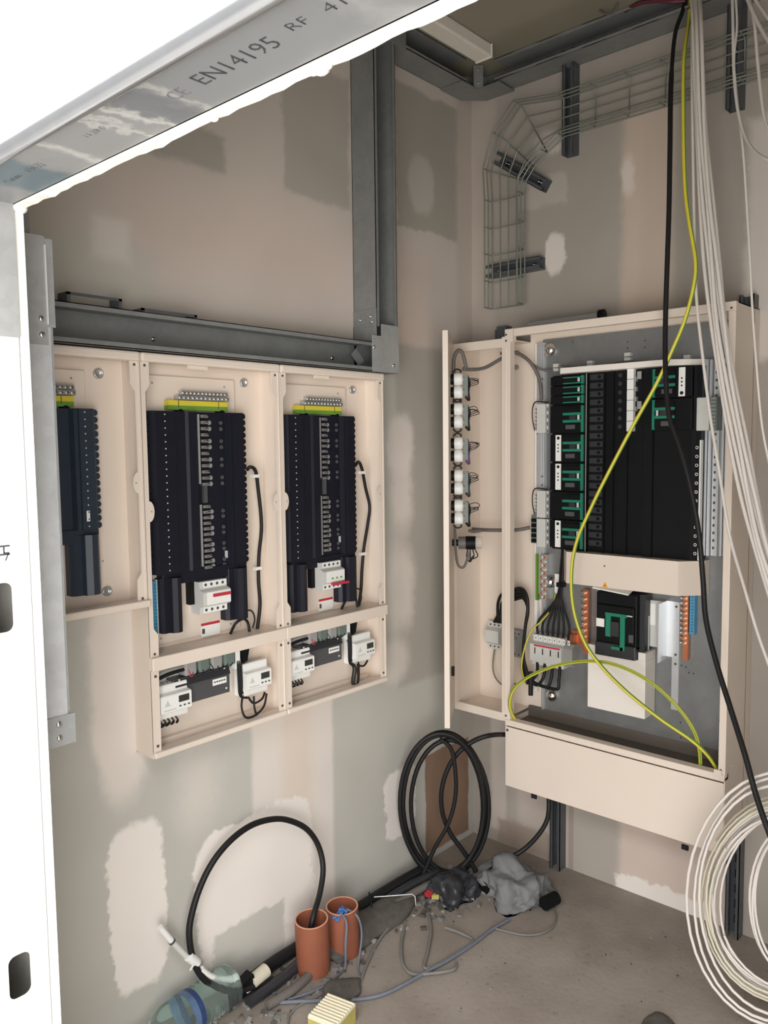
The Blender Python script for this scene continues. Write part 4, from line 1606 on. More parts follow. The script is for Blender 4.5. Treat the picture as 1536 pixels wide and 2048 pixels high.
# terminal blocks in the side compartment
for (u0, u1, z0, z1) in ((.125, .185, .790, .895), (.212, .262, .775, .875)):
    b = MB()
    b.prism([(EB + .003, z0), (.075, z0), (.080, z0 + .02), (.10, z0 + .03), (.10, z1 - .03), (.08, z1 - .02), (.075, z1), (EB + .003, z1)], 'u', u0, u1, MGREY if u0 > .2 else LGREY)
    for k in range(3):
        for z in (z0 + .012, z1 - .012):
            b.disc((u0 + .012 + .018 * k, -.078, z), (0, -1, 0), .004, .001, DGREY, 8)
    t.part('fuse_holder', b)
b = MB()
b.tube(cat([(.165, -.07, .89), (.17, -.08, .96), (.19, -.09, 1.0), (.215, -.095, 1.01)], 5), .0055, BCABLE, 8)
t.part('fuse_wiring', b)
b = MB()
b.tube(cat([(.150, -.07, .79), (.152, -.085, .73), (.165, -.09, .69), (.19, -.085, .665), (.22, -.08, .66), (.25, -.08, .68)], 5), .0032, [YEL, DUSTY, DUSTY], 6)
t.part('fuse_wiring', b)
# grey looms
b = MB()
b.tube(cat([a2(1002, 707, .12), a2(1026, 704, .12), a2(1050, 715, .12), a2(1068, 735, .11), a2(1080, 765, .10), a2(1083, 800, .10)], 6), .0065, GCABLE, 8)
b.tube(cat([a2(1058, 722, .11), a2(1080, 738, .09), a2(1108, 741, .075)], 6), .004, GCABLE, 8)
b.tube(cat([a2(945, 1058, .14), a2(975, 1060, .14), a2(1030, 1060, .12), a2(1060, 1055, .10)], 6), .0065, GCABLE, 8)
t.part('grey_loom', b)

# door of the side compartment, swung out, with its instruments
H = Vector((.066, -ED, 0))                # hinge in the wall frame
D1 = Vector((.207, -.425, 0))             # free edge
dv = (D1 - H).normalized()                # along the door
dn = Vector((-dv.y, dv.x, 0))
if dn.x < 0:
    dn = -dn                              # inner side, towards the panel
b = MB()
L_ = (D1 - H).length
b.obox(H + dv * (L_ / 2) + Vector((0, 0, (.594 + 1.928) / 2)) - dn * .009, dv, dn, (0, 0, 1), L_, .018, 1.928 - .594, CREAM)
b.obox(H + dv * (L_ * .62) + Vector((0, 0, .765)) + dn * .004, dv, dn, (0, 0, 1), .02, .012, .03, BLACK)
door = t.part('side_door', b)


def dpt(f, n, z):
    return H + dv * (L_ * f) + dn * n + Vector((0, 0, z))


for k, (py, twist) in enumerate(((771, 0), (831, 1), (899, 2), (964, 3), (1024, 4))):
    cz = q2(925, py, .30)[1]
    b = MB()
    for s in (-1, 1):
        b.lathe([(.0215, 0), (.0225, .012), (.0215, .026), (.016, .030), (.001, .030)], dpt(.5, .012, cz + s * .022), dn, WHITE, 16)
        b.lathe([(.018, 0), (.018, .013)], dpt(.5, 0, cz + s * .022), dn, BLACK, 14)
        b.lathe([(.010, 0), (.010, .008), (.001, .008)], dpt(.5, .042, cz + s * .022), dn, MGREY, 10)
    b.obox(dpt(.5, .053, cz), dv, dn, (0, 0, 1), .03, .012, .07, GREYGRN)
    rr = random.Random(k)
    o = t.part('panel_meter', b, door, 'white backed panel meter')
    b = MB()
    mw = [BCABLE, BCABLE, PURPLE, NAVY, BCABLE][k]
    b.tube(cat([dpt(.5, .055, cz + .035), dpt(.48, .064, cz + .01), dpt(.5, .06, cz - .02), dpt(.48, .062, cz - .05), dpt(.5, .05, cz - .038)], 5), .004, mw, 6)
    for j in range(3):
        z = cz + .012 + .006 * j
        b.tube(cat([dpt(.5, .055, z), dpt(.47, .072 + rr.uniform(0, .012), z + rr.uniform(-.004, .01)), dpt(.45, .09 + rr.uniform(0, .01), z - .004), dpt(.5, .07, z - .014), dpt(.52, .05, z - .02)], 5), .0013, BCABLE, 5)
    for s in (-1, 1):
        b.tube(cat([dpt(.5, .006, cz + s * .045), dpt(.5, .02, cz + s * .056), dpt(.5, .035, cz + s * .05), dpt(.5, .03, cz + s * .04)], 5), .0026, BCABLE, 6)
    t.part('meter_wires', b, o)
b = MB()
cz = q2(945, 1086, .25)[1]
b.tube([dpt(.35, .022, cz), dpt(.35, .048, cz)], .022, GCABLE, 14)
b.tube([dpt(.35, .048, cz), dpt(.35, .082, cz)], .024, BLACK, 14)
b.tube([dpt(.35, .082, cz), dpt(.35, .104, cz)], .021, LENS, 14)
b.tube([dpt(.35, .0, cz), dpt(.35, .022, cz)], .012, BLACK, 10)
sk = t.part('buzzer', b, door, 'dark round buzzer unit')
b = MB()
for j in range(4):
    b.tube(cat([dpt(.35, .055 + .008 * j, cz - .022), dpt(.34, .050 + .013 * j, cz - .048), dpt(.36, .062, cz - .068 + .003 * j), dpt(.36, .075, cz - .045)], 5), .002, BCABLE, 6)
b.tube(cat([dpt(.4, .01, cz + .06), dpt(.4, .012, cz - .02), dpt(.4, .02, cz - .075), dpt(.4, .04, cz - .085), dpt(.37, .055, cz - .05), dpt(.36, .06, cz - .03)], 6), .0045, GCABLE, 7)
b.tube(cat([dpt(.4, .06, cz + .045), dpt(.35, .075, cz + .04), dpt(.3, .10, cz + .042)], 5), .006, GCABLE, 7)
t.part('buzzer_wires', b, sk)
b = MB()
zt = q2(915, 702, .30)[1]
b.tube(cat([dpt(.45, .008, zt - .10), dpt(.45, .010, zt - .03), dpt(.45, .022, zt), dpt(.43, .038, zt - .004), dpt(.4, .05, zt - .05), (.16, -.27, zt - .06), (.19, -.2, zt - .055), (.235, -.15, zt - .02), (.262, -.13, zt - .003), (.285, -.12, zt - .002)], 6), .0065, GCABLE, 8)
t.part('door_loom', b, door, 'grey spiral loom')

# strut channels that carry the panelboard


def strut(u, label, z1=1.985):
    mb = MB()
    h, d = .0205, .0445
    mb.bx(u - h, u + h, .0005, .003, 0, z1, STRUT)
    for s in (-1, 1):
        mb.bx(u + s * h, u + s * (h - .0025), .0005, d - .001, 0, z1, STRUT)
        mb.bx(u + s * h, u + s * (h - .010), d - .004, d - .001, 0, z1, STRUT)
    for i in range(40):
        z = .03 + i * .05
        if z < z1 - .03:
            mb.bx(u - .006, u + .006, .003, .0034, z, z + .028, DARK)
    return single('strut_channel', label, 'strut channel', mb, (u, 0, 0), 2, 'strut channels behind the panelboard')


strut(.393, 'dark slotted strut channel standing on the floor below the left end of the bottom cover')
strut(1.018, 'dark slotted strut channel standing on the floor behind the white cable coils')
b = MB()
b.bx(.14, .18, .001, .042, 1.9145, 1.985, STRUT)
b.bx(.128, .135, .01, .035, 1.9145, 1.975, STRUT)
b.bx(.186, .20, .01, .03, 1.9145, 1.968, BROWNCARD)
single('fixing_bracket', 'small dark fixing bracket on top of the side compartment', 'bracket', b, (.16, 0, 1.9145), 2)
b = MB()
p0, p1 = a2(1065, 648, .11), a2(1200, 628, .10)
b.tube([(p0[0], -.13, 1.958), (p1[0], -.10, 1.966)], .0145, MGREY, 12)
b.tube([(p1[0] - .002, -.1003, 1.966), (p1[0] + .016, -.0985, 1.967)], .021, BLACK, 12)
single('pipe_offcut', 'grey conduit offcut lying on top of the panelboard', 'conduit', b, (p0[0], -.12, 1.9435), 2)


# ------------------------------------------------------------------ hanging cables
def hang(name, label, category, pts, r, m, group=None, seg=8, n=7, ends=None):
    # pts: (px, py, x) - photo pixel and the depth plane x of the room
    P = [at(px, py, 0, x) for px, py, x in pts]
    if ends:
        P = [Vector(e) for e in ends[0]] + P + [Vector(e) for e in ends[1]]
    mb = MB()
    mb.tube(cat(P, n), r, m, seg)
    return single(name, label, category, mb, tuple(min(P, key=lambda v: v.z)), 1, group)


hang('black_cable', 'thick black cable hanging from the ceiling trunking in front of the panelboard', 'cable',
     [(1372, -20, -.07), (1366, 20, -.10), (1350, 70, -.16), (1342, 170, -.22), (1340, 300, -.25), (1338, 420, -.26), (1334, 540, -.27), (1331, 640, -.28), (1331, 740, -.30), (1338, 830, -.32), (1358, 890, -.33), (1380, 970, -.34),
      (1398, 1070, -.35), (1406, 1160, -.36), (1412, 1240, -.38), (1434, 1330, -.41), (1462, 1420, -.45), (1490, 1510, -.50), (1512, 1590, -.54), (1540, 1670, -.58), (1590, 1790, -.62), (1640, 1920, -.66), (1665, 2050, -.70), (1690, 2140, -.74)],
     [.006] * 20 + [.0075] * 200, BCABLE)
YG = [YEL, YEL, YEL, GRN, YEL, YEL, YEL, GRN]
hang('earth_cable', 'yellow and green cable hanging from the ceiling into the bottom of the panelboard', 'cable',
     [(1382, -20, -.07), (1378, 40, -.11), (1368, 120, -.20), (1367, 250, -.24), (1370, 370, -.26), (1378, 440, -.27), (1391, 520, -.28), (1388, 570, -.285), (1370, 640, -.29), (1345, 700, -.29), (1312, 770, -.29), (1270, 845, -.29),
      (1225, 930, -.29), (1185, 1010, -.29), (1153, 1085, -.29), (1143, 1150, -.28), (1148, 1220, -.27), (1170, 1285, -.26), (1205, 1335, -.25), (1255, 1385, -.235), (1320, 1437, -.22), (1380, 1478, -.20), (1415, 1510, -.185), (1436, 1542, -.16)],
     .0058, YG)
hang('earth_cable', 'yellow and green cable arching across the lower part of the panelboard', 'cable',
     [(1401, 1535, -.17), (1399, 1500, -.18), (1388, 1462, -.195), (1360, 1420, -.205), (1315, 1375, -.215), (1262, 1342, -.22), (1205, 1324, -.225), (1150, 1324, -.23), (1100, 1335, -.235), (1055, 1355, -.235), (1028, 1378, -.232), (1019, 1405, -.228),
      (1025, 1430, -.20), (1040, 1450, -.16)],
     .0056, YG)

# white cables from the ceiling
WG = 'white cables hanging from the ceiling'
base = [(1392, 60), (1396, 250), (1404, 400), (1412, 520), (1422, 640), (1440, 760), (1462, 880), (1484, 990), (1508, 1090), (1545, 1210), (1580, 1330), (1598, 1440), (1585, 1540)]
for k, (dx0, dx1, dd, lab) in enumerate(((-6, -2, 0, 'leftmost white cable of the bundle in front of the panelboard frame'), (-1, 6, .012, 'second white cable from the left in the bundle by the panelboard frame'),
                                         (3, 13, .02, 'middle white cable of the bundle by the panelboard frame'), (7, 20, .008, 'fourth white cable from the left in the bundle by the panelboard frame'),
                                         (9, 24, .03, 'second white cable from the right in the bundle by the panelboard frame'), (12, 30, .0, 'rightmost white cable of the bundle by the panelboard frame'))):
    pts = []
    for i, (px, py) in enumerate(base):
        f = min(1, i / 10)
        pts.append((px + dx0 + (dx1 - dx0) * min(1, i / 4) + 2 * sin(i * 1.7 + k * 2), py, -.20 - .25 * f - dd))
    hang('white_cable', lab, 'cable', [(base[0][0] + dx0 - 4, -20, -.1)] + pts, .0052, WCABLE, WG)
hang('white_cable', 'single white cable crossing the right part of the open panelboard', 'cable',
     [(1386, -20, -.1), (1384, 120, -.18), (1386, 320, -.22), (1390, 520, -.26), (1394, 610, -.28), (1405, 710, -.29), (1420, 830, -.30), (1438, 940, -.32), (1452, 1030, -.34), (1464, 1090, -.35), (1490, 1180, -.38), (1515, 1265, -.40), (1545, 1350, -.42), (1575, 1440, -.44), (1570, 1545, -.46)], .0044, WCABLE, WG)
hang('white_cable', 'white cable hanging right of the second tray bracket, straight down past the panelboard side', 'cable',
     [(1470, -20, -.25), (1474, 50, -.28), (1468, 122, -.30), (1474, 200, -.32), (1486, 300, -.33), (1494, 420, -.34), (1500, 520, -.35), (1505, 620, -.36), (1513, 730, -.37), (1524, 850, -.38), (1545, 960, -.39), (1580, 1150, -.42), (1605, 1350, -.44), (1600, 1545, -.46)], .0032, WCABLE, WG)
hang('white_cable', 'white cable beside the second tray bracket curving off to the right', 'cable',
     [(1464, -20, -.25), (1466, 50, -.28), (1467, 130, -.30), (1474, 210, -.33), (1488, 268, -.36), (1510, 303, -.40), (1545, 322, -.44), (1590, 325, -.44), (1635, 270, -.38), (1655, 120, -.28), (1660, -20, -.16)], .0040, WCABLE, WG)
hang('white_cable', 'white cable at the top right corner hanging nearly straight', 'cable',
     [(1495, -20, -.3), (1508, 40, -.32), (1515, 120, -.34), (1522, 190, -.36), (1530, 240, -.38), (1545, 290, -.40), (1585, 500, -.41), (1625, 900, -.43), (1630, 1250, -.45), (1612, 1545, -.46)], .0042, WCABLE, WG)
hang('white_cable', 'white cable slanting across the top right corner', 'cable',
     [(1490, -20, -.3), (1502, 15, -.33), (1524, 60, -.36), (1555, 105, -.40), (1600, 130, -.40), (1640, 90, -.32), (1660, -20, -.2)], .0050, WCABLE, WG)
hang('white_cable', 'upper white cable cutting the top right corner', 'cable',
     [(1500, -20, -.36), (1518, 10, -.38), (1550, 50, -.42), (1600, 75, -.42), (1650, 40, -.36), (1670, -30, -.25)], .0040, WCABLE, WG)
hang('red_cable', 'dark red cables lying in the ceiling trunking above the panelboard', 'cable',
     [(1250, 22, -.085), (1275, 8, -.104), (1310, 2, -.108), (1345, 3, -.106), (1370, 2, -.09)], .006, MAROON)
hang('cable_loop', 'dark cable loop hanging below the ceiling beside the red cables', 'cable',
     [(1188, -25, -.14), (1191, 5, -.14), (1199, 20, -.14), (1214, 27, -.14), (1230, 22, -.14), (1240, -20, -.14)], .003, GCABLE)


# coils of white cable
def coil(name, label, m, c, rx, ry, x, turns, r, spread, seed, category='cable coil', wob=2.5, squash=0.0):
    rr = random.Random(seed)
    pts = []
    n = 40
    a0 = rr.uniform(0, 6)
    for k in range(turns * n + 1):
        tt = k / n
        i = tt / max(turns, 1)
        a = a0 + 2 * pi * tt
        s = 1 - spread * i + 0.012 * sin(2.3 * a + seed) * i
        xx = rx * s * cos(a)
        yy = ry * s * sin(a)
        yy *= 1 + squash * cos(a)
        P = at(c[0] + xx + wob * sin(a * 1.31 + seed), c[1] + yy + wob * cos(a * .77 + seed), 0, x - 0.012 * sin(tt * 2.1 + seed) - .03 * i)
        pts.append(P)
    mb = MB()
    mb.tube(pts, r, m, 6)
    low = min(pts, key=lambda v: v.z)
    return single(name, label, category, mb, tuple(low), 1, 'coils of white cable')


coil('cable_coil', 'outermost white cable coil with three wide turns at the bottom right', WCABLE, (1566, 1796), 194, 262, -.46, 3, .0042, .16, 1)
coil('cable_coil', 'ivory cable coil of close turns inside the widest white coil', ICABLE, (1586, 1800), 184, 212, -.44, 5, .0034, .10, 5)
coil('cable_coil', 'tight white cable coil of many turns inside the ivory one', WCABLE, (1588, 1806), 176, 200, -.42, 8, .0034, .14, 9, wob=5)
coil('cable_coil', 'small white cable coil at the extreme right edge', WCABLE, (1585, 1800), 84, 150, -.40, 3, .0036, .10, 13)

# ------------------------------------------------------------------ black cable coil in the corner
CN = (-.745, -.667, 0.0)
PC = (-.36, -.15, 0.1)


def cornerpath(pts, off=0.0):
    return [atp(px, py, Vector(PC) + Vector(CN) * off, CN) for px, py in pts]


def ell(cx, cy, rx, ry, n, a0, a1, drx=0, dry=0, tilt=0.0):
    out = []
    for i in range(n):
        f = i / (n - 1)
        a = a0 + (a1 - a0) * f
        X = (rx + drx * f) * cos(a)
        Y = (ry + dry * f) * sin(a)
        out.append((cx + X * cos(tilt) - Y * sin(tilt), cy + X * sin(tilt) + Y * cos(tilt)))
    return out


mb = MB()
P = [Vector(a2(1060, 1520, .10)), Vector(a2(1030, 1476, .13))]
P = [Vector((p[1], -p[0], p[2])) for p in P]
c1 = cornerpath([(985, 1470), (940, 1486), (905, 1520), (885, 1570), (884, 1620), (900, 1665), (925, 1700), (945, 1730), (962, 1765)], .01)
mb.tube(cat(P + c1, 6), .0085, BCABLE, 8)
single('black_cable', 'single black cable curving from behind the panelboard cover down through the coil', 'cable', mb, tuple(c1[-1]), 1)
pts = []
for k, (cx, cy, rx, ry, off) in enumerate(((888, 1610, 86, 146, 0), (888, 1606, 82, 138, .012), (900, 1612, 78, 132, .006), (886, 1612, 80, 142, .02), (884, 1608, 84, 141, .028))):
    q = ell(cx, cy, rx, ry, 26, pi / 2, pi / 2 + 2 * pi, tilt=-.02)[:-1]
    pts += cornerpath(q, off)
pts += cornerpath([(890, 1745), (860, 1752)], .03)
mb = MB()
mb.tube(cat(pts, 2), .0082, BCABLE, 8)
single('cable_coil', 'coil of thick black cable standing on the floor in the room corner', 'cable coil', mb, tuple(min(pts, key=lambda v: v.z)), 1)
mb = MB()
q = cornerpath([(880, 1478), (903, 1500), (912, 1560), (908, 1610), (893, 1655), (870, 1695), (848, 1745), (835, 1775)], .035)
mb.tube(cat(q, 6), .0075, BCABLE, 8)
single('black_cable', 'black cable tail crossing inside the corner coil down to the floor', 'cable', mb, tuple(q[-1]), 1)
mb = MB()
q = [Vector(a2(px, py, d)) for px, py, d in ((1096, 1560, .12), (1098, 1610, .14), (1094, 1640, .15), (1078, 1668, .17), (1050, 1697, .20), (1018, 1717, .24), (990, 1734, .28), (968, 1752, .30))]
q = [Vector((p[1], -p[0], p[2])) for p in q]
mb.tube(cat(q, 6), .0085, BCABLE, 8)
single('black_cable', 'black cable hanging from under the panelboard cover to the floor sheet', 'cable', mb, tuple(q[-1]), 1)

# ------------------------------------------------------------------ black cable loop on the left wall
mb = MB()
q = [Vector(at(px, py, 1, y)) for px, py, y in ((618, 1880, -.135), (626, 1835, -.135), (640, 1785, -.11), (646, 1735, -.085), (636, 1690, -.065), (612, 1657, -.055), (575, 1640, -.05), (540, 1639, -.05), (500, 1652, -.05), (460, 1682, -.05), (425, 1725, -.05),
                                             (398, 1780, -.05), (381, 1840, -.055), (379, 1880, -.06), (388, 1925, -.065), (408, 1958, -.075), (440, 1978, -.085), (475, 1982, -.095), (510, 1972, -.10), (545, 1958, -.10))]
mb.tube(cat(q, 6), .0088, BCABLE, 10)
loop = single('cable_loop', 'big loop of black cable leaning on the left wall and running into the orange pipe', 'cable', mb, tuple(min(q, key=lambda v: v.z)), 1)
P = at(384, 1920, 1, -.062)
mb = MB()
mb.tube([P + Vector((-.012, -.002, .018)), P + Vector((.014, .0, -.016))], .0135, WHITE, 12)
mb.tube([P + Vector((-.005, -.014, -.004)), P + Vector((-.02, -.02, -.01))], .003, WHITE, 6)
A = at(345, 1884, 1, -.05)
Bp = at(372, 1912, 1, -.058)
mb.tube([A, Bp], .0085, LGREY, 12)
mb.tube([A, A + (A - Bp).normalized() * .006], .0098, DGREY, 12)
mb.tube([A + (A - Bp).normalized() * .004, A + (A - Bp).normalized() * .05 + Vector((-.005, 0, .012))], .0085, WHITE, 12)
single('conduit_clip', 'white clip and short white conduit held on the black cable loop', 'conduit', mb, tuple(P), 1)
mb = MB()
q = [at(px, py, 1, -.07) for px, py in ((402, 1938), (420, 1952), (445, 1960), (472, 1960))]
mb.tube(cat(q, 5), .0085, WHITE, 10)
single('conduit_offcut', 'curved white conduit inside the bottom of the black loop', 'conduit', mb, tuple(q[-1]), 1)
A, Bp = at(502, 1966, 1, -.09), at(532, 1940, 1, -.085)
mb = MB()
mb.tube([A, Bp], .020, ICABLE, 14)
single('pipe_sleeve', 'short ivory sleeve on the dark duct near the orange pipes', 'conduit', mb, tuple(A), 1)

# ------------------------------------------------------------------ things on the floor
FL = lambda px, py, z=0.0: at(px, py, 2, z)


def upvc(x, y, h, r, label, lean=(0, 0)):
    mb = MB()
    prof = [(r, 0), (r, h), (r - .004, h), (r - .004, .004)]
    mb.lathe([(r, 0), (r, h - .001)], (x, y, 0), (lean[0], lean[1], 1), TERRA, 32, caps=False)
    mb.lathe([(r, h - .001), (r - .0005, h), (r - .0045, h), (r - .005, h - .001)], (x, y, 0), (lean[0], lean[1], 1), TERRAE, 32, caps=False)
    mb.lathe([(r - .005, h - .001), (r - .005, .002), (.001, .002)], (x, y, 0), (lean[0], lean[1], 1), TERRA, 32, caps=False)
    return single('drain_pipe', label, 'pipe', mb, (x, y, 0), 1, 'orange brown pipes standing out of the floor')


upvc(-1.006, -.135, .165, .050, 'front orange brown pipe standing out of the floor with the black cable in it', (-.05, -.02))
upvc(-.886, -.142, .150, .050, 'rear orange brown pipe standing out of the floor with blue rope in it', (-.03, 0))

# blue rope tied in the rear pipe
rr = random.Random(4)
mb = MB()
c = Vector((-.925, -.165, .145))
pts = [c + Vector((rr.uniform(-.02, .03), rr.uniform(-.012, .02), rr.uniform(-.012, .012))) for _ in range(22)]
mb.tube(cat(pts, 4), .0035, mat('bright_blue_rope', (.05, .16, .45), .7, var=.3), 6)
single('blue_rope', 'knot of bright blue rope in the mouth of the rear orange pipe', 'rope', mb, tuple(c), 1)


def floor_cord(label, pts, r, m, name='cord', z=None, start=None):
    q = [FL(px, py, r + .002 + (z or 0) * 0) for px, py in pts]
    if start:
        q = [Vector(s) for s in start] + q
    mb = MB()
    mb.tube(cat(q, 6), r, m, 7)
    return single(name, label, 'cord', mb, tuple(q[-1]), 1)


floor_cord('blue grey cord sweeping across the open floor from the pipes to the sheet', [(560, 2005), (620, 2002), (700, 2000), (762, 1990), (815, 1965), (850, 1945), (900, 1918), (950, 1885), (985, 1858), (1020, 1838)], .0055, BLUEC)
floor_cord('dusty cord in a narrow loop beside the bright wire', [(858, 1830), (862, 1862), (855, 1905), (848, 1932), (860, 1936), (905, 1912), (945, 1884), (925, 1868), (890, 1855)], .005, DUSTY)
floor_cord('dusty cord looping left of the narrow loop', [(810, 1850), (803, 1885), (805, 1925), (822, 1947), (850, 1948), (905, 1940), (912, 1925)], .005, DUSTY)
floor_cord('thin dark cord circling in front of the grey sheet', [(985, 1855), (1010, 1862), (1050, 1870), (1085, 1866), (1108, 1850), (1112, 1830), (1105, 1815)], .0035, DUSTY)
floor_cord('blue grey cord falling over the rear orange pipe to the floor', [(690, 1935), (676, 1950), (655, 1968), (620, 1985), (575, 2000)], .0042, BLUEC, start=[(-.925, -.17, .152), (-.930, -.20, .138), (-.945, -.21, .08)])
floor_cord('second blue grey cord hanging over the rim of the rear orange pipe', [(716, 1935), (724, 1955), (708, 1968), (690, 1965)], .0035, BLUEC, start=[(-.895, -.165, .150), (-.878, -.196, .13), (-.870, -.205, .07)])
floor_cord('dark cord running along the debris from the pipes to the black coil', [(722, 1960), (735, 1925), (755, 1885), (785, 1845), (815, 1805), (840, 1775)], .0045, DUSTY)
floor_cord('thin grey cord at the bottom edge beside the ridged block', [(575, 2055), (580, 2030), (600, 2010), (640, 1990), (668, 1968)], .003, DUSTY)

# ducts along the foot of the left wall
for k, (off, r, lab) in enumerate(((.055, .019, 'black duct lying along the foot of the left wall nearest the wall'), (.10, .016, 'dusty black duct lying beside the one at the wall foot'), (.145, .013, 'thin dark duct on the outer side of the wall foot ducts'))):
    mb = MB()
    q = [(-1.27 + .03 * k, -off - .02, r + .001), (-1.1, -off - .012 * k, r + .001), (-.9, -off + .018, r + .001), (-.7, -off * .8, r + .004), (-.52, -off * .8 - .02, r + .02), (-.40, -off - .03, r + .03)]
    if k == 0:
        q = [(x, y if x < -1.2 or x > -.8 else -.045, z) for x, y, z in q]
    mb.tube(cat(q, 6), r, BCABLE if k == 0 else GCABLE if k == 2 else BLACK2, 10)
    single('duct', lab, 'duct', mb, (-1.0, -off, 0), 1, 'ducts along the wall foot')

# rubble
rr = random.Random(11)
mb = MB()
for i in range(520):
    f = rr.random()
    if i < 330:
        x = -1.5 + 1.2 * rr.random()
        y = -.03 - .20 * rr.random() ** 1.3
    elif i < 430:
        x, y = rr.gauss(-.47, .09), rr.gauss(-.20, .06)
    else:
        x, y = rr.uniform(-1.5, -.1), rr.uniform(-1.1, -.1)
    y = min(y, -.015)
    x = min(x, -.02)
    s = rr.uniform(.003, .012) if i < 430 else rr.uniform(.001, .004)
    a = rr.uniform(0, 3)
    mb.obox((x, y, s * .35), (cos(a), sin(a), 0), (-sin(a), cos(a), rr.uniform(-.3, .3)), (0, rr.uniform(-.3, .3), 1), s * 1.6, s, s * .8, (DIRT, DIRT, DUSTY, GREYCLOTH, MGREY)[rr.randrange(5)])
single('rubble', 'dark rubble and dust strewn along the foot of the left wall', 'rubble', mb, (-.9, -.15, 0), 1, kind='stuff')


def lump(name, label, category, c, rx, ry, h, m, seed, jag=.18, group=None, sub=4, smooth=True):
    bmx = MB()
    b_ = bmx.bm
    r = bmesh.ops.create_icosphere(b_, subdivisions=sub, radius=1)
    rnd = random.Random(seed)
    from mathutils import noise
    o = Vector((rnd.random() * 9, rnd.random() * 9, rnd.random() * 9))
    k = bmx.mi(m)
    for v in b_.verts:
        d = v.co.copy()
        f = 1 + jag * noise.noise(d * 1.3 + o) * .8 - jag * .38 * abs(noise.noise(d * 2.3 + o)) - jag * .22 * abs(noise.noise(d * 5 + o)) - jag * .12 * abs(noise.noise(d * 11 + o)) + jag * .16
        k2 = 1 if d.z > 0 else 1 + .5 * d.z
        v.co = Vector((d.x * rx * f * k2, d.y * ry * f * k2, max(d.z, 0) * h * f)) + Vector(c)
        v.co.z = max(v.co.z, .001)
    for f in b_.faces:
        f.smooth = smooth
        f.material_index = k
    return single(name, label, category, bmx, tuple(c), 1, group)


lump('plastic_sheet', 'crumpled dusty grey plastic sheet on the floor below the panelboard', 'sheet', (-.275, -.375, 0), .12, .13, .10, GREYCLOTH, 3, .75, sub=5)
lump('plastic_bag', 'dark crumpled bag on the floor under the black cable coil', 'bag', (-.42, -.205, 0), .10, .09, .085, BLACK2, 8, .75, sub=5)
lump('rag', 'dark brown rag at the bottom edge of the floor', 'rag', (-.585, -1.01, 0), .065, .05, .03, DIRT, 5, .35)
lump('earth_pile', 'heap of dark earth beside the rear orange pipe', 'earth', (-.76, -.105, 0), .24, .085, .045, DIRT, 12, .5)
lump('mortar_splash', 'brown lump of earth behind the ridged cream block', 'earth', (-1.03, -.275, 0), .07, .05, .028, DIRT, 21, .4)

# black pipe mouth beside the sheet
A, Bp = FL(1112, 1795, .03), FL(1088, 1808, .03)
mb = MB()
mb.tube([A, Bp], .022, BLACK, 14)
single('pipe_end', 'black pipe end sticking out right of the grey sheet', 'pipe', mb, tuple(A), 1)
A, Bp = FL(1000, 1738, .045), FL(965, 1775, .03)
mb = MB()
mb.tube([A, Bp], .026, BLACK, 14)
single('pipe_end', 'black pipe end between the corner coil and the grey sheet', 'pipe', mb, tuple(A), 1)
# bright bent wire
q = [FL(px, py, z) for px, py, z in ((748, 1794, .055), (790, 1791, .06), (824, 1788, .065), (830, 1793, .06), (832, 1812, .03))]
mb = MB()
mb.tube(q, .0021, ZINC, 6)
single('bent_wire', 'bright bent steel wire lying above the debris', 'wire', mb, tuple(q[-1]), 1)
q = [FL(px, py, z) for px, py, z in ((745, 1830, .02), (742, 1800, .06), (738, 1785, .09))]
mb = MB()
mb.tube(q, .003, BCABLE, 6)
single('wire_end', 'short dark wire standing up left of the bright bent wire', 'wire', mb, tuple(q[0]), 1)
# small yellow connector
c = FL(870, 1792, .02)
mb = MB()
mb.obox(c, (1, -1, 0), (1, 1, 0), (0, 0, 1), .025, .016, .016, OLIVE)
mb.obox(c + Vector((-.02, .012, .012)), (1, 0, .2), (0, 1, 0), (-.2, 0, 1), .02, .02, .012, RED)
single('connector', 'small yellow and red connector in the debris under the black coil', 'connector', mb, tuple(c), 1)

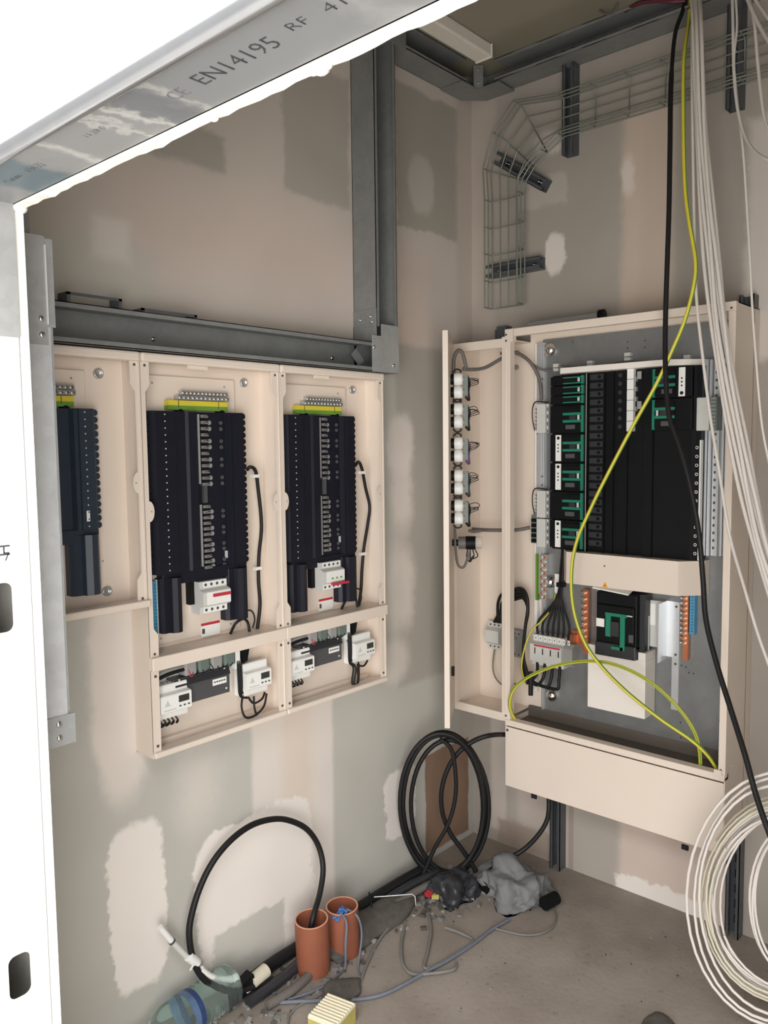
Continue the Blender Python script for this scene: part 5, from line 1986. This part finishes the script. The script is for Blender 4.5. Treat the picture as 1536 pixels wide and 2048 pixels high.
# ridged cream block on a yellow green foam block
H0 = .055
cs = [FL(620, 2028, H0), FL(661, 1983, H0), FL(706, 2012, H0), FL(668, 2052, H0)]
ctr = sum(cs, Vector()) / 4
ex = (cs[1] - cs[0]).normalized()
ey = Vector((-ex.y, ex.x, 0))
w, l = (cs[1] - cs[0]).length, (cs[2] - cs[1]).length
mb = MB()
c = at(490, 1968, 1, -.085)
mb.obox(c, (1, 0, .3), (0, 1, 0), (-.3, 0, 1), .052, .03, .04, BLACK)
mb.obox(c + Vector((0, -.016, -.012)), (1, 0, 0), (0, 1, 0), (0, 0, 1), .014, .004, .008, WHITE)
single('cable_clamp', 'black clamp block with a white dot at the bottom of the big cable loop', 'clamp', mb, tuple(c), 1)
t = T('insulation_block', 'yellow green foam block with a ridged cream top at the bottom edge of the floor', 'block', (ctr.x, ctr.y, 0), 1)
mb = MB()
mb.obox((ctr.x, ctr.y, H0 / 2 - .004), ex, ey, (0, 0, 1), w * 1.0, l * 1.0, H0 - .01, OLIVE)
t.part('foam_body', mb)
mb = MB()
mb.obox((ctr.x, ctr.y, H0 - .006), ex, ey, (0, 0, 1), w, l, .008, CREAMT)
for i in range(9):
    p = Vector((ctr.x, ctr.y, H0 - .002)) + ex * w * ((i + .5) / 9 - .5)
    mb.tube([p - ey * l * .49, p + ey * l * .49], w / 9 * .42, CREAMT, 6)
t.part('ridged_top', mb)

# water bottle
A = at(318, 2062, 1, -.062)
A.z = .045
ax = Vector((1, .06, 0)).normalized()
A = Vector((-1.565, -.085, .058))
t = T('water_bottle', 'clear plastic bottle with a blue label lying at the foot of the left wall', 'bottle', tuple(A), 1)
mb = MB()
prof = [(.014, 0), (.015, .02), (.020, .03), (.042, .068), (.053, .10), (.055, .12), (.0545, .122), (.0545, .178), (.055, .18)]
for i in range(7):
    prof += [(.055, .186 + .016 * i), (.052, .192 + .016 * i), (.055, .198 + .016 * i)]
prof += [(.054, .305), (.045, .313), (.002, .309)]
mb.lathe(prof, A, ax, PET, 28)
body = t.part('bottle_body', mb, None, 'clear ribbed bottle body')
mb = MB()
mb.lathe([(.0556, .164), (.0556, .179)], A, ax, BLUELAB, 28, caps=False)
mb.lathe([(.0555, .145), (.0555, .163)], A, ax, SKYLAB, 28, caps=False)
t.part('label_band', mb, None, 'blue printed label')
mb = MB()
mb.lathe([(.001, -.012), (.015, -.012), (.015, .012), (.0135, .013)], A, ax, BLUELAB, 20)
t.part('bottle_cap', mb, None, 'dark blue cap')
